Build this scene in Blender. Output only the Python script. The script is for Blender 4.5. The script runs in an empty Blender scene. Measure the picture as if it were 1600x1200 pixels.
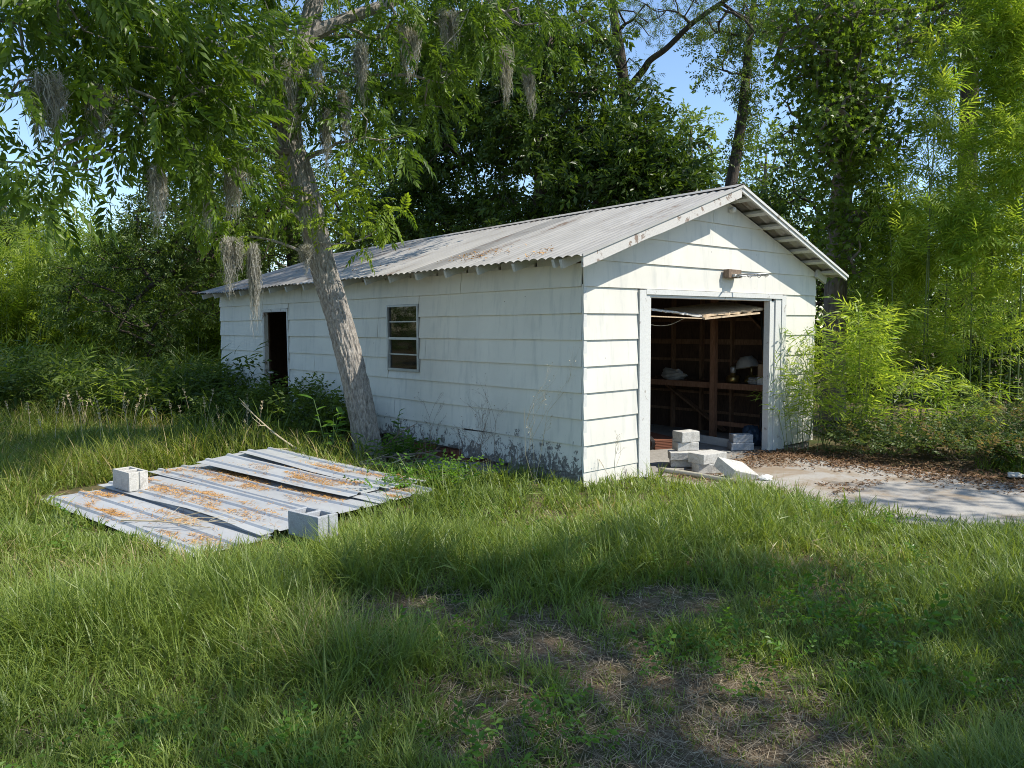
import bpy, bmesh, math
import numpy as np
from math import radians, sin, cos, pi
from mathutils import Matrix, Vector

rng = np.random.default_rng(11)
sc = bpy.context.scene
C = sc.collection

# ------------------------------------------------------------------ camera, sky, sun, exposure
YAW, PITCH, ROLL, FPX = 0.7247, -0.0754, -0.0063, 1206.8
CAM = np.array([-6.3751, -5.9775, 1.6658])
_f = np.array([sin(YAW)*cos(PITCH), cos(YAW)*cos(PITCH), sin(PITCH)])
_r = np.array([cos(YAW), -sin(YAW), 0.0]); _u = np.cross(_r, _f)
CR = _r*cos(ROLL) + _u*sin(ROLL); CU = -_r*sin(ROLL) + _u*cos(ROLL); CF = _f
cam = bpy.data.cameras.new('camera'); camo = bpy.data.objects.new('camera', cam); C.objects.link(camo)
camo.matrix_world = Matrix(((CR[0], CU[0], -CF[0], CAM[0]), (CR[1], CU[1], -CF[1], CAM[1]), (CR[2], CU[2], -CF[2], CAM[2]), (0, 0, 0, 1)))
cam.sensor_width = 36; cam.lens = 36*FPX/1600; cam.clip_start = 0.1; cam.clip_end = 1500
sc.camera = camo
def pix(px, py, depth):                       # a point of the surveyed view at a depth in metres
    return CAM + depth*(CF + CR*(px-800)/FPX + CU*(600-py)/FPX)

SUN = np.array([0.386, -0.53, 0.757]); SUN /= np.linalg.norm(SUN)
world = bpy.data.worlds.new('World'); sc.world = world; world.use_nodes = True
wn = world.node_tree.nodes; wl = world.node_tree.links; wn.clear()
sky = wn.new('ShaderNodeTexSky'); sky.sky_type = 'NISHITA'; sky.sun_disc = False
sky.sun_elevation = math.asin(SUN[2]); sky.sun_rotation = math.atan2(SUN[0], SUN[1])
sky.air_density = 1.0; sky.dust_density = 0.1; sky.ozone_density = 3.0
bg = wn.new('ShaderNodeBackground'); bg.inputs['Strength'].default_value = 0.145
wo = wn.new('ShaderNodeOutputWorld'); wl.new(sky.outputs[0], bg.inputs[0]); wl.new(bg.outputs[0], wo.inputs[0])
sl = bpy.data.lights.new('sun', 'SUN'); sl.energy = 4.1; sl.angle = radians(0.53); sl.color = (1.0, 0.94, 0.84)
so = bpy.data.objects.new('sun', sl); C.objects.link(so); so.location = (8, -12, 20)
so.rotation_euler = Vector(SUN).to_track_quat('Z', 'Y').to_euler()
sc.view_settings.view_transform = 'Standard'; sc.view_settings.look = 'None'
sc.view_settings.exposure = 0.66; sc.view_settings.gamma = 1.0; sc.view_settings.use_curve_mapping = False
cy = sc.cycles
cy.max_bounces = 7; cy.diffuse_bounces = 4; cy.glossy_bounces = 2; cy.transmission_bounces = 4; cy.transparent_max_bounces = 6
cy.use_denoising = True; cy.denoiser = 'OPENIMAGEDENOISE'; cy.denoising_prefilter = 'NONE'; cy.filter_width = 0.95; cy.caustics_reflective = False; cy.caustics_refractive = False
cy.sample_clamp_indirect = 2.5; cy.use_adaptive_sampling = False; cy.sampling_pattern = 'BLUE_NOISE'

# ------------------------------------------------------------------ helpers
OFF = {}
def mkmesh(name, V, polys):
    me = bpy.data.meshes.new(name)
    V = np.asarray(V, float)
    me.vertices.add(len(V)); me.vertices.foreach_set('co', V.astype(np.float32).ravel())
    idx = []; starts = []; n = 0
    for F in polys:
        F = np.asarray(F, np.int32)
        if F.size == 0: continue
        idx.append(F.ravel()); k = F.shape[1]
        starts.append(n + np.arange(0, F.size, k)); n += F.size
    idx = np.concatenate(idx); starts = np.concatenate(starts)
    me.loops.add(len(idx)); me.loops.foreach_set('vertex_index', idx.astype(np.int32))
    me.polygons.add(len(starts)); me.polygons.foreach_set('loop_start', starts.astype(np.int32))
    me.update(calc_edges=True)
    return me
def thing(name, loc, label, cat, group=None):
    o = bpy.data.objects.new(name, None); C.objects.link(o); o.location = loc; o.empty_display_size = 0.1
    o['label'] = label; o['category'] = cat
    if group: o['group'] = group
    OFF[o.name] = np.array(loc, float)
    return o
def tag(o, label=None, cat=None, group=None, kind=None):
    for k, v in (('label', label), ('category', cat), ('group', group), ('kind', kind)):
        if v: o[k] = v
    return o
def obj(name, V, polys, mat, parent=None, loc=None, rnd=None, smooth=False):
    V = np.asarray(V, float)
    base = OFF[parent.name] if parent is not None else np.zeros(3)
    l = np.array(loc, float) if loc is not None else base
    me = mkmesh(name, V - l, polys)
    if rnd is not None:
        a = me.attributes.new('rnd', 'FLOAT', 'POINT'); a.data.foreach_set('value', np.asarray(rnd, np.float32))
    me.polygons.foreach_set('use_smooth', np.full(len(me.polygons), bool(smooth)))
    me.materials.append(mat)
    o = bpy.data.objects.new(name, me); C.objects.link(o); o.location = l - base
    if parent is not None: o.parent = parent
    OFF[o.name] = l
    return o
BOXF = np.array([[0,3,2,1],[4,5,6,7],[0,1,5,4],[1,2,6,5],[2,3,7,6],[3,0,4,7]])
class MB:
    def __init__(s): s.V = []; s.Q = []; s.T = []; s.n = 0; s.R = []
    def add(s, V, quads=None, tris=None, r=0.5):
        V = np.asarray(V, float); s.V.append(V)
        if quads is not None and len(quads): s.Q.append(np.asarray(quads)+s.n)
        if tris is not None and len(tris): s.T.append(np.asarray(tris)+s.n)
        s.R.append(np.full(len(V), r) if np.isscalar(r) else np.asarray(r)); s.n += len(V); return s
    def hexa(s, P8): return s.add(P8, BOXF)
    def box(s, a, b):
        (x0,y0,z0),(x1,y1,z1) = a, b
        return s.hexa([(x0,y0,z0),(x1,y0,z0),(x1,y1,z0),(x0,y1,z0),(x0,y0,z1),(x1,y0,z1),(x1,y1,z1),(x0,y1,z1)])
    def beam(s, a, b, w, h, up=(0,0,1)):
        a = np.array(a,float); b = np.array(b,float); d = b-a; d /= np.linalg.norm(d)
        x = np.cross(d, up); x /= np.linalg.norm(x); z = np.cross(x, d)
        o = [(-1,-1),(1,-1),(1,1),(-1,1)]
        P = [a + x*i*w/2 + z*j*h/2 for i,j in o] + [b + x*i*w/2 + z*j*h/2 for i,j in o]
        return s.add(P, [[0,1,2,3],[7,6,5,4],[0,4,5,1],[1,5,6,2],[2,6,7,3],[3,7,4,0]])
    def build(s, name, mat, parent=None, loc=None, rnd=False, smooth=False):
        polys = []
        if s.Q: polys.append(np.concatenate(s.Q))
        if s.T: polys.append(np.concatenate(s.T))
        return obj(name, np.concatenate(s.V), polys, mat, parent, loc, np.concatenate(s.R) if rnd else None, smooth)
def copy_of(o, parent, shift):
    c = o.copy(); C.objects.link(c); c.parent = parent
    c.location = np.array(o.location) + np.array(shift); OFF[c.name] = OFF[o.name] + np.array(shift)
    return c
def unit(a): return a/np.maximum(np.linalg.norm(a, axis=-1, keepdims=True), 1e-9)
def catmull(P, n):
    P = np.asarray(P, float); k = len(P)
    Q = np.vstack([2*P[0]-P[1], P, 2*P[-1]-P[-2]]); out = []
    for i in range(k-1):
        p0,p1,p2,p3 = Q[i:i+4]
        for t in np.linspace(0,1,n,endpoint=False):
            out.append(.5*((2*p1)+(-p0+p2)*t+(2*p0-5*p1+4*p2-p3)*t*t+(-p0+3*p1-3*p2+p3)*t**3))
    out.append(P[-1]); return np.array(out)
def tube(P, R, sides=6, cap=True):
    P = np.asarray(P, float); n = len(P); R = np.broadcast_to(np.asarray(R,float), (n,))
    T = unit(np.gradient(P, axis=0)) if n > 2 else np.repeat(unit((P[1]-P[0])[None]), n, 0)
    ref = np.array([0,0,1.]) if abs(T[0][2]) < .9 else np.array([1.,0,0])
    x = np.cross(ref, T[0]); x /= np.linalg.norm(x); V = []
    ang = np.arange(sides)*2*pi/sides
    for i in range(n):
        x = x - T[i]*(x@T[i]); x /= np.linalg.norm(x); y = np.cross(T[i], x)
        V.append(P[i] + R[i]*(np.outer(np.cos(ang), x) + np.outer(np.sin(ang), y)))
    V = np.concatenate(V); i = np.arange(sides); j = (i+1) % sides
    q = np.stack([i, j, j+sides, i+sides], -1)
    Q = np.concatenate([q + k*sides for k in range(n-1)])
    T3 = []
    if cap:
        V = np.vstack([V, P[0], P[-1]]); a = n*sides
        T3 = np.concatenate([np.stack([j, i, np.full(sides, a)], -1), np.stack([i+(n-1)*sides, j+(n-1)*sides, np.full(sides, a+1)], -1)])
    return V, Q, T3
def _h(ix, iy, iz):
    h = (ix*374761393 + iy*668265263 + iz*1442695041) & 0xffffffff
    h = ((h ^ (h >> 13))*1274126177) & 0xffffffff
    return ((h ^ (h >> 16)) & 0xffff)/65535.0
def vnoise(P):
    P = np.asarray(P, float); i = np.floor(P).astype(np.int64); f = P-i; f = f*f*(3-2*f); r = 0
    for a in (0,1):
        for b in (0,1):
            for c in (0,1):
                w = (f[...,0] if a else 1-f[...,0])*(f[...,1] if b else 1-f[...,1])*(f[...,2] if c else 1-f[...,2])
                r = r + w*_h(i[...,0]+a, i[...,1]+b, i[...,2]+c)
    return r
def n2(x, y, s, z=0.0): return vnoise(np.stack([x*s, y*s, np.full_like(x, z)], -1))
def inst(tv, tf, D, N, T, S):
    tv = np.asarray(tv, float); tf = np.asarray(tf); n = len(T)
    D = unit(D); N = unit(N - D*np.sum(N*D, -1, keepdims=True)); X = np.cross(D, N)
    S = np.broadcast_to(np.asarray(S, float).reshape(-1, 1, 1) if np.ndim(S) else np.full((1,1,1), S), (n,1,1))
    V = T[:,None,:] + S*(tv[None,:,0:1]*X[:,None,:] + tv[None,:,1:2]*D[:,None,:] + tv[None,:,2:3]*N[:,None,:])
    F = tf[None] + (np.arange(n)*len(tv))[:,None,None]
    return V.reshape(-1,3), F.reshape(-1, tf.shape[1])
class Cloud:                                   # many small leaf meshes joined
    def __init__(s): s.V=[]; s.F=[]; s.R=[]; s.n=0
    def put(s, tmpl, D, N, T, S, R):
        if len(T) == 0: return s
        V,F = inst(tmpl[0], tmpl[1], D, N, T, S)
        s.V.append(V); s.F.append(F+s.n); s.R.append(np.repeat(R, len(tmpl[0]))); s.n += len(V); return s
    def mix(s, tmpls, D, N, T, S, R):
        k = rng.integers(0, len(tmpls), len(T)); S = np.broadcast_to(S, (len(T),))
        for i,t in enumerate(tmpls):
            m = k == i; s.put(t, D[m], N[m], T[m], S[m], R[m])
        return s
    def build(s, name, mat, parent=None, loc=None):
        return obj(name, np.concatenate(s.V), [np.concatenate(s.F)], mat, parent, loc, np.concatenate(s.R))
def rvec(n): return unit(rng.normal(size=(n,3)))

# ------------------------------------------------------------------ materials
def newmat(name):
    m = bpy.data.materials.new(name); m.use_nodes = True; nt = m.node_tree; nt.nodes.clear()
    out = nt.nodes.new('ShaderNodeOutputMaterial'); return m, nt, out
class NT:
    def __init__(s, name): s.m, s.nt, s.out = newmat(name)
    def n(s, t, **k):
        nd = s.nt.nodes.new(t)
        for a,v in k.items():
            if a.startswith('i_'):
                key = a[2:].replace('_',' ')
                key = int(key) if key.isdigit() else key
                if isinstance(v, bpy.types.NodeSocket): s.nt.links.new(v, nd.inputs[key])
                else: nd.inputs[key].default_value = v
            else: setattr(nd, a, v)
        return nd
    def coord(s, kind='Object', scale=(1,1,1)):
        c = s.n('ShaderNodeTexCoord'); mp = s.n('ShaderNodeMapping'); s.nt.links.new(c.outputs[kind], mp.inputs[0])
        mp.inputs['Scale'].default_value = scale; return mp.outputs[0]
    def noise(s, vec, scale, detail=4, rough=.55, dist=0):
        return s.n('ShaderNodeTexNoise', i_Vector=vec, i_Scale=scale, i_Detail=detail, i_Roughness=rough, i_Distortion=dist).outputs['Fac']
    def ramp(s, fac, stops):
        r = s.n('ShaderNodeValToRGB', i_Fac=fac); e = r.color_ramp.elements
        while len(e) < len(stops): e.new(.5)
        for el,(p,c) in zip(e, stops):
            el.position = p; el.color = (*c, 1) if len(c) == 3 else c
        return r.outputs[0]
    def g(s, fac, a, b):                      # grey ramp a..b
        return s.ramp(fac, [(a,(0,0,0)),(b,(1,1,1))])
    def mixc(s, fac, a, b, mode='MIX'):
        nd = s.n('ShaderNodeMix', data_type='RGBA', blend_type=mode)
        for k,v in ((0,fac),(6,a),(7,b)):
            if isinstance(v, bpy.types.NodeSocket): s.nt.links.new(v, nd.inputs[k])
            else: nd.inputs[k].default_value = v if k == 0 else (*v,1)
        return nd.outputs[2]
    def math(s, op, a, b=0.0, clamp=False):
        nd = s.n('ShaderNodeMath', operation=op, use_clamp=clamp)
        for k,v in ((0,a),(1,b)):
            if isinstance(v, bpy.types.NodeSocket): s.nt.links.new(v, nd.inputs[k])
            else: nd.inputs[k].default_value = v
        return nd.outputs[0]
    def bump(s, h, strength=.3, dist=.01):
        return s.n('ShaderNodeBump', i_Height=h, i_Strength=strength, i_Distance=dist).outputs[0]
    def finish(s, col, rough=.6, metal=0.0, normal=None, spec=.4):
        b = s.n('ShaderNodeBsdfPrincipled')
        for k,v in (('Base Color',col),('Roughness',rough),('Metallic',metal),('Specular IOR Level',spec),('Normal',normal)):
            if v is None: continue
            if isinstance(v, bpy.types.NodeSocket): s.nt.links.new(v, b.inputs[k])
            else: b.inputs[k].default_value = (*v,1) if k == 'Base Color' else v
        s.nt.links.new(b.outputs[0], s.out.inputs[0]); return s.m
def leafmat(name, dark, light, trans=.45, rough=.45, tboost=1.25, spec=.35, dry=None, dryat=.93):
    t = NT(name); a = t.n('ShaderNodeAttribute', attribute_name='rnd').outputs['Fac']
    stops = [(0,dark),(.85,light)] if dry is None else [(0,dark),(dryat-.05,light),(dryat,dry)]
    col = t.ramp(a, stops)
    p = t.n('ShaderNodeBsdfPrincipled', i_Roughness=rough); p.inputs['Specular IOR Level'].default_value = spec
    t.nt.links.new(col, p.inputs['Base Color'])
    tc = t.mixc(1.0, col, (1.15*tboost, 1.1*tboost, .55*tboost), 'MULTIPLY')
    tr = t.n('ShaderNodeBsdfTranslucent'); t.nt.links.new(tc, tr.inputs[0])
    mx = t.n('ShaderNodeMixShader'); mx.inputs[0].default_value = trans
    t.nt.links.new(p.outputs[0], mx.inputs[1]); t.nt.links.new(tr.outputs[0], mx.inputs[2])
    t.nt.links.new(mx.outputs[0], t.out.inputs[0]); return t.m
def sep_z(t, vec):
    x = t.n('ShaderNodeSeparateXYZ', i_0=vec); return x.outputs[0], x.outputs[1], x.outputs[2]

# siding paint: white, faintly dirty, flaking to grey fibre low down
def paint_mat(name, base, peel_h, amount, dirt=(.42,.43,.40)):
    t = NT(name); v = t.coord(); X,Y,Z = sep_z(t, v)
    big = t.noise(v, 1.1, 5, .6); fine = t.noise(v, 28, 4, .6)
    col = t.mixc(t.g(big, .42, .75), base, tuple(c*.86 for c in base))
    vs = t.coord(scale=(3,3,.45)); streak = t.noise(vs, 3.2, 5, .65)
    col = t.mixc(t.math('MULTIPLY', t.g(streak,.52,.76), .55), col, dirt)
    low = t.math('SUBTRACT', 1.0, t.math('DIVIDE', t.math('ADD', Z, .2), peel_h), True)
    pv = t.coord(scale=(1,1,.8)); pn = t.noise(pv, 12, 8, .75, .5)
    p2 = t.noise(pv, 1.3, 3)
    m = t.math('ADD', t.math('MULTIPLY', low, amount), t.math('MULTIPLY', p2, .26))
    peel = t.g(t.math('ADD', pn, m), .895, .92)
    grime = t.g(t.math('ADD', t.math('MULTIPLY', low, .55), t.math('MULTIPLY', big, .55)), .55, .95)
    col = t.mixc(t.math('MULTIPLY', grime, .75), col, (.30,.29,.245))
    fib = t.ramp(fine, [(.3,(.09,.08,.075)),(.7,(.26,.24,.215))])
    col = t.mixc(peel, col, fib)
    spots = t.n('ShaderNodeTexVoronoi', i_Vector=v, i_Scale=4.0, feature='F1').outputs['Distance']
    col = t.mixc(t.math('SUBTRACT', 1.0, t.g(spots, .025, .035)), col, (.25,.22,.19))
    h = t.math('ADD', t.math('MULTIPLY', fine, .25), t.math('MULTIPLY', peel, -1.0))
    return t.finish(col, .55, 0, t.bump(h, .35, .004), .3)
M_SIDE = paint_mat('painted_siding_side', (.71,.685,.61), 1.0, .525)
M_GABLE = paint_mat('painted_siding_front', (.71,.685,.61), .6, .34)
def wood_paint(name, base, under, amt):
    t = NT(name); v = t.coord(scale=(1,1,1)); n = t.noise(v, 7, 7, .7, .4); f = t.noise(v, 45, 4, .6)
    pl = t.g(n, 1-amt-.02, 1-amt+.03)
    col = t.mixc(pl, t.mixc(t.g(f,.4,.8), base, tuple(c*.85 for c in base)), under)
    return t.finish(col, .65, 0, t.bump(t.math('SUBTRACT', f, pl), .3, .004), .3)
M_TRIM = wood_paint('weathered_white_trim', (.62,.62,.59), (.32,.29,.25), .36)
M_RAKE = wood_paint('rotting_rake_paint', (.56,.54,.50), (.24,.18,.14), .42)
M_TAIL = wood_paint('rafter_tail_paint', (.58,.58,.56), (.35,.33,.3), .33)
def wood(name, a, b, rough=.8):
    t = NT(name); v = t.coord(scale=(6,6,1.2)); n = t.noise(v, 6, 6, .65, .8)
    return t.finish(t.ramp(n, [(.3,a),(.7,b)]), rough, 0, t.bump(n, .3, .005), .2)
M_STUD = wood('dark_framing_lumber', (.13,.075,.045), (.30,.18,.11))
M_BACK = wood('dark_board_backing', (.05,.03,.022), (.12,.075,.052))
M_POST = wood('reddish_post_lumber', (.18,.09,.05), (.34,.18,.11))
M_RAW = wood('split_pale_lumber', (.42,.30,.18), (.66,.52,.36))
M_GREYWOOD = wood('weathered_block_wood', (.10,.07,.05), (.28,.21,.15))
def metal(name, base, dark, rust, rusta, rough, met, stretch=(1,1,1)):
    t = NT(name); v = t.coord(scale=stretch); n = t.noise(v, 2.2, 6, .65); f = t.noise(v, 22, 4, .6)
    col = t.mixc(t.g(n, .38, .68), base, dark)
    col = t.mixc(t.g(t.math('ADD', n, t.math('MULTIPLY', f, .35)), rusta, rusta+.12), col, rust)
    return t.finish(col, t.ramp(f, [(.3,(rough-.08,)*3),(.7,(rough+.1,)*3)]), met, t.bump(f, .08, .003), .4)
M_ROOF = metal('aged_corrugated_roofing', (.47,.45,.415), (.36,.34,.31), (.20,.14,.10), .78, .55, .25, (.35,1,.35))
M_ROOFD = metal('old_shade_darkened_roofing', (.31,.30,.28), (.20,.19,.175), (.15,.10,.07), .74, .6, .2, (.35,1,.35))  # aged roofing, base colours deepened further to hold tree shade on the far roof
M_SHEET = metal('galvanised_ground_sheet', (.50,.51,.51), (.40,.41,.42), (.34,.24,.16), .93, .45, .15, (1,.4,1))
M_ALU = metal('dull_aluminium', (.48,.49,.49), (.33,.34,.34), (.2,.18,.15), .95, .45, .6)
def concrete(name, a, b, sc_=9):
    t = NT(name); v = t.coord(); n = t.noise(v, sc_*.35, 6, .6); f = t.noise(v, sc_*9, 3, .7)
    pit = t.n('ShaderNodeTexVoronoi', i_Vector=v, i_Scale=sc_*8).outputs['Distance']
    col = t.mixc(t.g(f,.3,.75), t.mixc(t.g(n,.35,.7), a, b), tuple(c*.75 for c in b))
    st = t.g(t.noise(v, sc_*1.1, 7, .7, .8), .52, .70); col = t.mixc(t.math('MULTIPLY', st, .55), col, (.17,.155,.125))
    return t.finish(col, .88, 0, t.bump(t.math('ADD', f, t.math('MULTIPLY', pit, .7)), .5, .004), .25)
M_BLOCK = concrete('pale_block_concrete', (.64,.62,.57), (.54,.52,.47))
M_BLOCKG = concrete('grey_block_concrete', (.46,.48,.50), (.36,.37,.38))
M_SLAB = concrete('garage_slab_concrete', (.42,.40,.36), (.30,.28,.25), 3)
def drive_mat():
    t = NT('driveway_concrete'); v = t.coord(); n = t.noise(v, .9, 6, .65); f = t.noise(v, 40, 4, .7)
    X_,Y_,Z_ = sep_z(t, v); near = t.math('MULTIPLY', t.g(Y_, -2.4, .1) if False else t.math('MULTIPLY', t.math('MULTIPLY', t.math('ADD', Y_, 2.8), .36, True), .10), 1.0); dirt = t.g(t.math('ADD', t.noise(v, 1.7, 7, .7, .5), near), .50, .66)
    col = t.mixc(t.g(n,.35,.7), (.43,.41,.37), (.33,.31,.28))
    col = t.mixc(t.g(f,.35,.8), col, (.32,.29,.25)); col = t.mixc(t.math('MULTIPLY', dirt, .75), col, (.24,.17,.10))
    return t.finish(col, .9, 0, t.bump(f, .4, .004), .2)
M_DRIVE = drive_mat()
def ground_mat():
    t = NT('lawn_soil'); v = t.coord(); n = t.noise(v, 1.3, 7, .65, .3); f = t.noise(v, 34, 6, .75); m = t.noise(v, 9, 5, .6)
    col = t.ramp(f, [(.28,(.055,.038,.024)),(.5,(.16,.115,.07)),(.72,(.30,.235,.15))])
    col = t.mixc(t.g(t.math('ADD', n, t.math('MULTIPLY', m, .4)), .62, .86), col, (.06,.085,.025))
    return t.finish(col, .95, 0, t.bump(f, .8, .02), .1)
M_GROUND = ground_mat()
def bark(name, a, b, ridge=(1,1,.16), scale=26):
    t = NT(name); v = t.coord(scale=ridge); n = t.noise(v, scale, 6, .65, .6); v2 = t.coord(); big = t.noise(v2, 1.6, 4)
    lich = t.g(t.noise(v2, 6, 5, .7), .60, .70)
    col = t.mixc(t.math('MULTIPLY', lich, .35), t.ramp(n, [(.30,a),(.68,b)]), (.36,.36,.31))
    col = t.mixc(t.math('MULTIPLY', t.g(big,.4,.7), .25), col, tuple(c*.7 for c in b))
    return t.finish(col, .9, 0, t.bump(n, .9, .02), .15)
M_BARK = bark('pecan_bark', (.12,.105,.09), (.44,.405,.36), (1,1,.4), 34)
M_BARK2 = bark('grey_bark', (.09,.075,.06), (.25,.215,.18), (1,1,.25), 14)
M_BARKD = bark('dark_branch_bark', (.035,.028,.022), (.11,.09,.07), (1,1,.3), 14)
M_CULM = NT('bamboo_culm'); M_CULM = M_CULM.finish((.13,.17,.05), .4)
M_TWIG = NT('dead_twig').finish((.23,.18,.14), .85)
M_TWIGP = NT('pale_dead_stem').finish((.52,.43,.28), .8)
M_STEM = NT('green_stem').finish((.10,.16,.05), .6)
L_PECAN = leafmat('pecan_leaf', (.045,.095,.012), (.145,.23,.022), .5, .38)
L_PECANY = leafmat('young_pecan_leaf', (.13,.22,.015), (.24,.33,.03), .55)
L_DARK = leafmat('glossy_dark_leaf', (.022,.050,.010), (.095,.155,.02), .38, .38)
L_GUM = leafmat('sweetgum_leaf', (.06,.115,.014), (.17,.26,.03), .5, .38)
L_OAK = leafmat('oak_leaf', (.04,.075,.014), (.12,.18,.028), .42)
L_FAR = leafmat('far_tree_leaf', (.08,.14,.028), (.18,.25,.055), .5)
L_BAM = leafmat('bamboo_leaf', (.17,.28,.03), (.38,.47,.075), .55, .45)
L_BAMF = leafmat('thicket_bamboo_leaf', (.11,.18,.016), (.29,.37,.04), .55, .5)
L_GRASS = leafmat('grass_blade', (.068,.125,.02), (.28,.355,.07), .42, .42, 1.15, .4, (.46,.38,.2), .915)
L_TALL = leafmat('tall_field_grass', (.11,.16,.02), (.27,.32,.055), .45, .5, 1.2, .3, (.46,.37,.19), .90)
L_DRY = leafmat('dry_thatch', (.17,.13,.09), (.44,.36,.24), .2, .8, 1, .1)
L_LITTER = leafmat('fallen_leaf', (.09,.05,.03), (.30,.19,.11), .1, .8, 1, .1)
L_CAT = leafmat('orange_catkin', (.34,.17,.05), (.64,.37,.13), .1, .8, 1, .1)
L_MOSS = leafmat('grey_moss', (.24,.235,.21), (.50,.485,.44), .3, .9, 1, .05)
L_WEED = leafmat('weed_leaf', (.05,.09,.016), (.13,.19,.03), .45, .45)
L_BROAD = leafmat('broad_weed_leaf', (.07,.16,.02), (.14,.26,.035), .45, .4)
L_SHRUB = leafmat('low_shrub_leaf', (.05,.095,.025), (.15,.20,.06), .4, .5, 1.1, .3, (.27,.2,.1), .9)

# ------------------------------------------------------------------ ground
W_, LN = 5.23, 10.62
def sstep(a, b, x): t = np.clip((x-a)/(b-a), 0, 1); return t*t*(3-2*t)
def G(x, y):
    x = np.asarray(x, float); y = np.asarray(y, float)
    z = -0.12 + 0.07*(n2(x, y, .35)-.5) + .03*(n2(x, y, 1.3, 5)-.5)
    d = sstep(.2, 1.2, x)*sstep(3.5, .5, y); z = z*(1-d) + (-.225)*d
    wst = sstep(-1.6, -.7, x)*sstep(.5, 1.3, y)*sstep(9, 6, y); z = z*(1-wst) + (-.27)*wst
    far = sstep(8, 14, np.hypot(x+2, y-2)); z = z*(1-far) + (-.2+.15*(n2(x,y,.12,9)-.5))*far
    ins = sstep(-.25, .05, x)*sstep(W_+.25, W_-.05, x)*sstep(-.1, .15, y)*sstep(LN+.25, LN-.05, y)
    return z*(1-ins) + (-.42)*ins
def axis(lo, hi, far):
    a = np.arange(lo, hi, .2); e = .2*1.22**np.arange(1, 40); e = np.cumsum(e); e = e[e < far]
    return np.concatenate([(lo-e)[::-1], a, hi+e])
gx = axis(-12, 12, 320); gy = axis(-10, 16, 320)
GX, GY = np.meshgrid(gx, gy, indexing='ij'); GZ = G(GX, GY)
nx, ny = GX.shape; ii = np.arange(nx*ny).reshape(nx, ny)
gq = np.stack([ii[:-1,:-1], ii[1:,:-1], ii[1:,1:], ii[:-1,1:]], -1).reshape(-1,4)
tag(obj('ground', np.stack([GX,GY,GZ],-1).reshape(-1,3), [gq], M_GROUND, smooth=True), 'grassy yard soil with bare dry patches', None, None, 'structure')
# driveway slab with ragged left edge, butting the garage slab
dy = np.arange(-26, -.02, .35); b = MB()
xl = 1.05 + .18*n2(dy, dy*0, 1.1); xr = 3.75 + .12*n2(dy, dy*0, .9, 4)
for i in range(len(dy)-1):
    y0, y1 = dy[i], dy[i+1]
    b.hexa([(xl[i],y0,-.4),(xr[i],y0,-.4),(xr[i+1],y1,-.4),(xl[i+1],y1,-.4),(xl[i],y0,-.196),(xr[i],y0,-.196),(xr[i+1],y1,-.196),(xl[i+1],y1,-.196)])
tag(b.build('driveway', M_DRIVE), 'cracked pale concrete driveway leading into the garage opening', None, None, 'structure')
tag(MB().box((.03,.0,-.5),(W_-.03,LN-.03,-.2)).build('garage_floor', M_SLAB), 'dusty concrete slab inside the garage', None, None, 'structure')

# ------------------------------------------------------------------ garage shell
gar = thing('garage', (0,0,-.2), 'white lap sided garage with corrugated metal roof and an open doorway', 'garage')
DX0, DX1, DZ = 1.16, 3.90, 1.98            # vehicle opening
SD0, SD1, SDZ = 7.40, 8.36, 1.95           # side door
WN0, WN1, WZ0, WZ1 = 3.18, 4.01, 1.01, 1.98
ROOFS = .348
def zroof(x, y):                            # underside of the roof sheets
    k = np.abs(np.asarray(x)-2.615)
    return 3.43 - .010*y - (ROOFS - .0022*y)*k
# wall backing (studs side), dark wood
b = MB()
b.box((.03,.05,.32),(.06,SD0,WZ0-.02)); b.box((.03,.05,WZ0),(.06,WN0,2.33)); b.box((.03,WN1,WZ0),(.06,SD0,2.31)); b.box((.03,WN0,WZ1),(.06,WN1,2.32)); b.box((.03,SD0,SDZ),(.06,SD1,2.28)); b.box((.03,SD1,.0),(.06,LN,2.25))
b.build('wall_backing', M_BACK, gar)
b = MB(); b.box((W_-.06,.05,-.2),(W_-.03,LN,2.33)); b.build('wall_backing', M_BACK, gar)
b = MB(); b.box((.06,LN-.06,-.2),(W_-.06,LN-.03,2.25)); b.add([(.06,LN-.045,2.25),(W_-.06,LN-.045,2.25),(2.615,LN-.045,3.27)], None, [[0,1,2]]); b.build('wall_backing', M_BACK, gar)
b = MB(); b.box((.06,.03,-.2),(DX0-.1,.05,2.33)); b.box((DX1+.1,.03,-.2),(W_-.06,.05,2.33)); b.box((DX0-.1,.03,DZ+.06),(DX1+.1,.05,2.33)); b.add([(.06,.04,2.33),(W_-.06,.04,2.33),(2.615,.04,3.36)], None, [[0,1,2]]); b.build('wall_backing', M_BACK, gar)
# siding boards, side wall: tapered laps
def side_board(y0, y1, z0, z1, drop0=0., drop1=0., jag=False, out=0.):
    b = MB(); n = max(2, int((y1-y0)/.12)) if jag else max(2, int((y1-y0)/.9)+1)
    ys = np.linspace(y0, y1, n); dz = np.linspace(drop0, drop1, n); dz = dz + .004*(rng.random(n)-.5)
    jz = (rng.random(n)**2)*.045 if jag else np.zeros(n)
    wv = .004*(rng.random(n)-.5)
    V = []
    for y, d, j, w in zip(ys, dz, jz, wv): V += [(-.046-out+w, y, z0+d+j), (-.018-out*.5, y, z1+d), (-.004-out*.5, y, z1+d), (-.024-out+w, y, z0+d+j)]
    Q = []
    for i in range(n-1):
        a = i*4; c = a+4
        Q += [[a,c,c+1,a+1],[a+1,c+1,c+2,a+2],[a+2,c+2,c+3,a+3],[a+3,c+3,c,a]]
    e = (n-1)*4; Q += [[0,1,2,3],[e+3,e+2,e+1,e]]
    return b.add(V, Q).build('siding_board', M_SIDE, gar)
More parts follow.
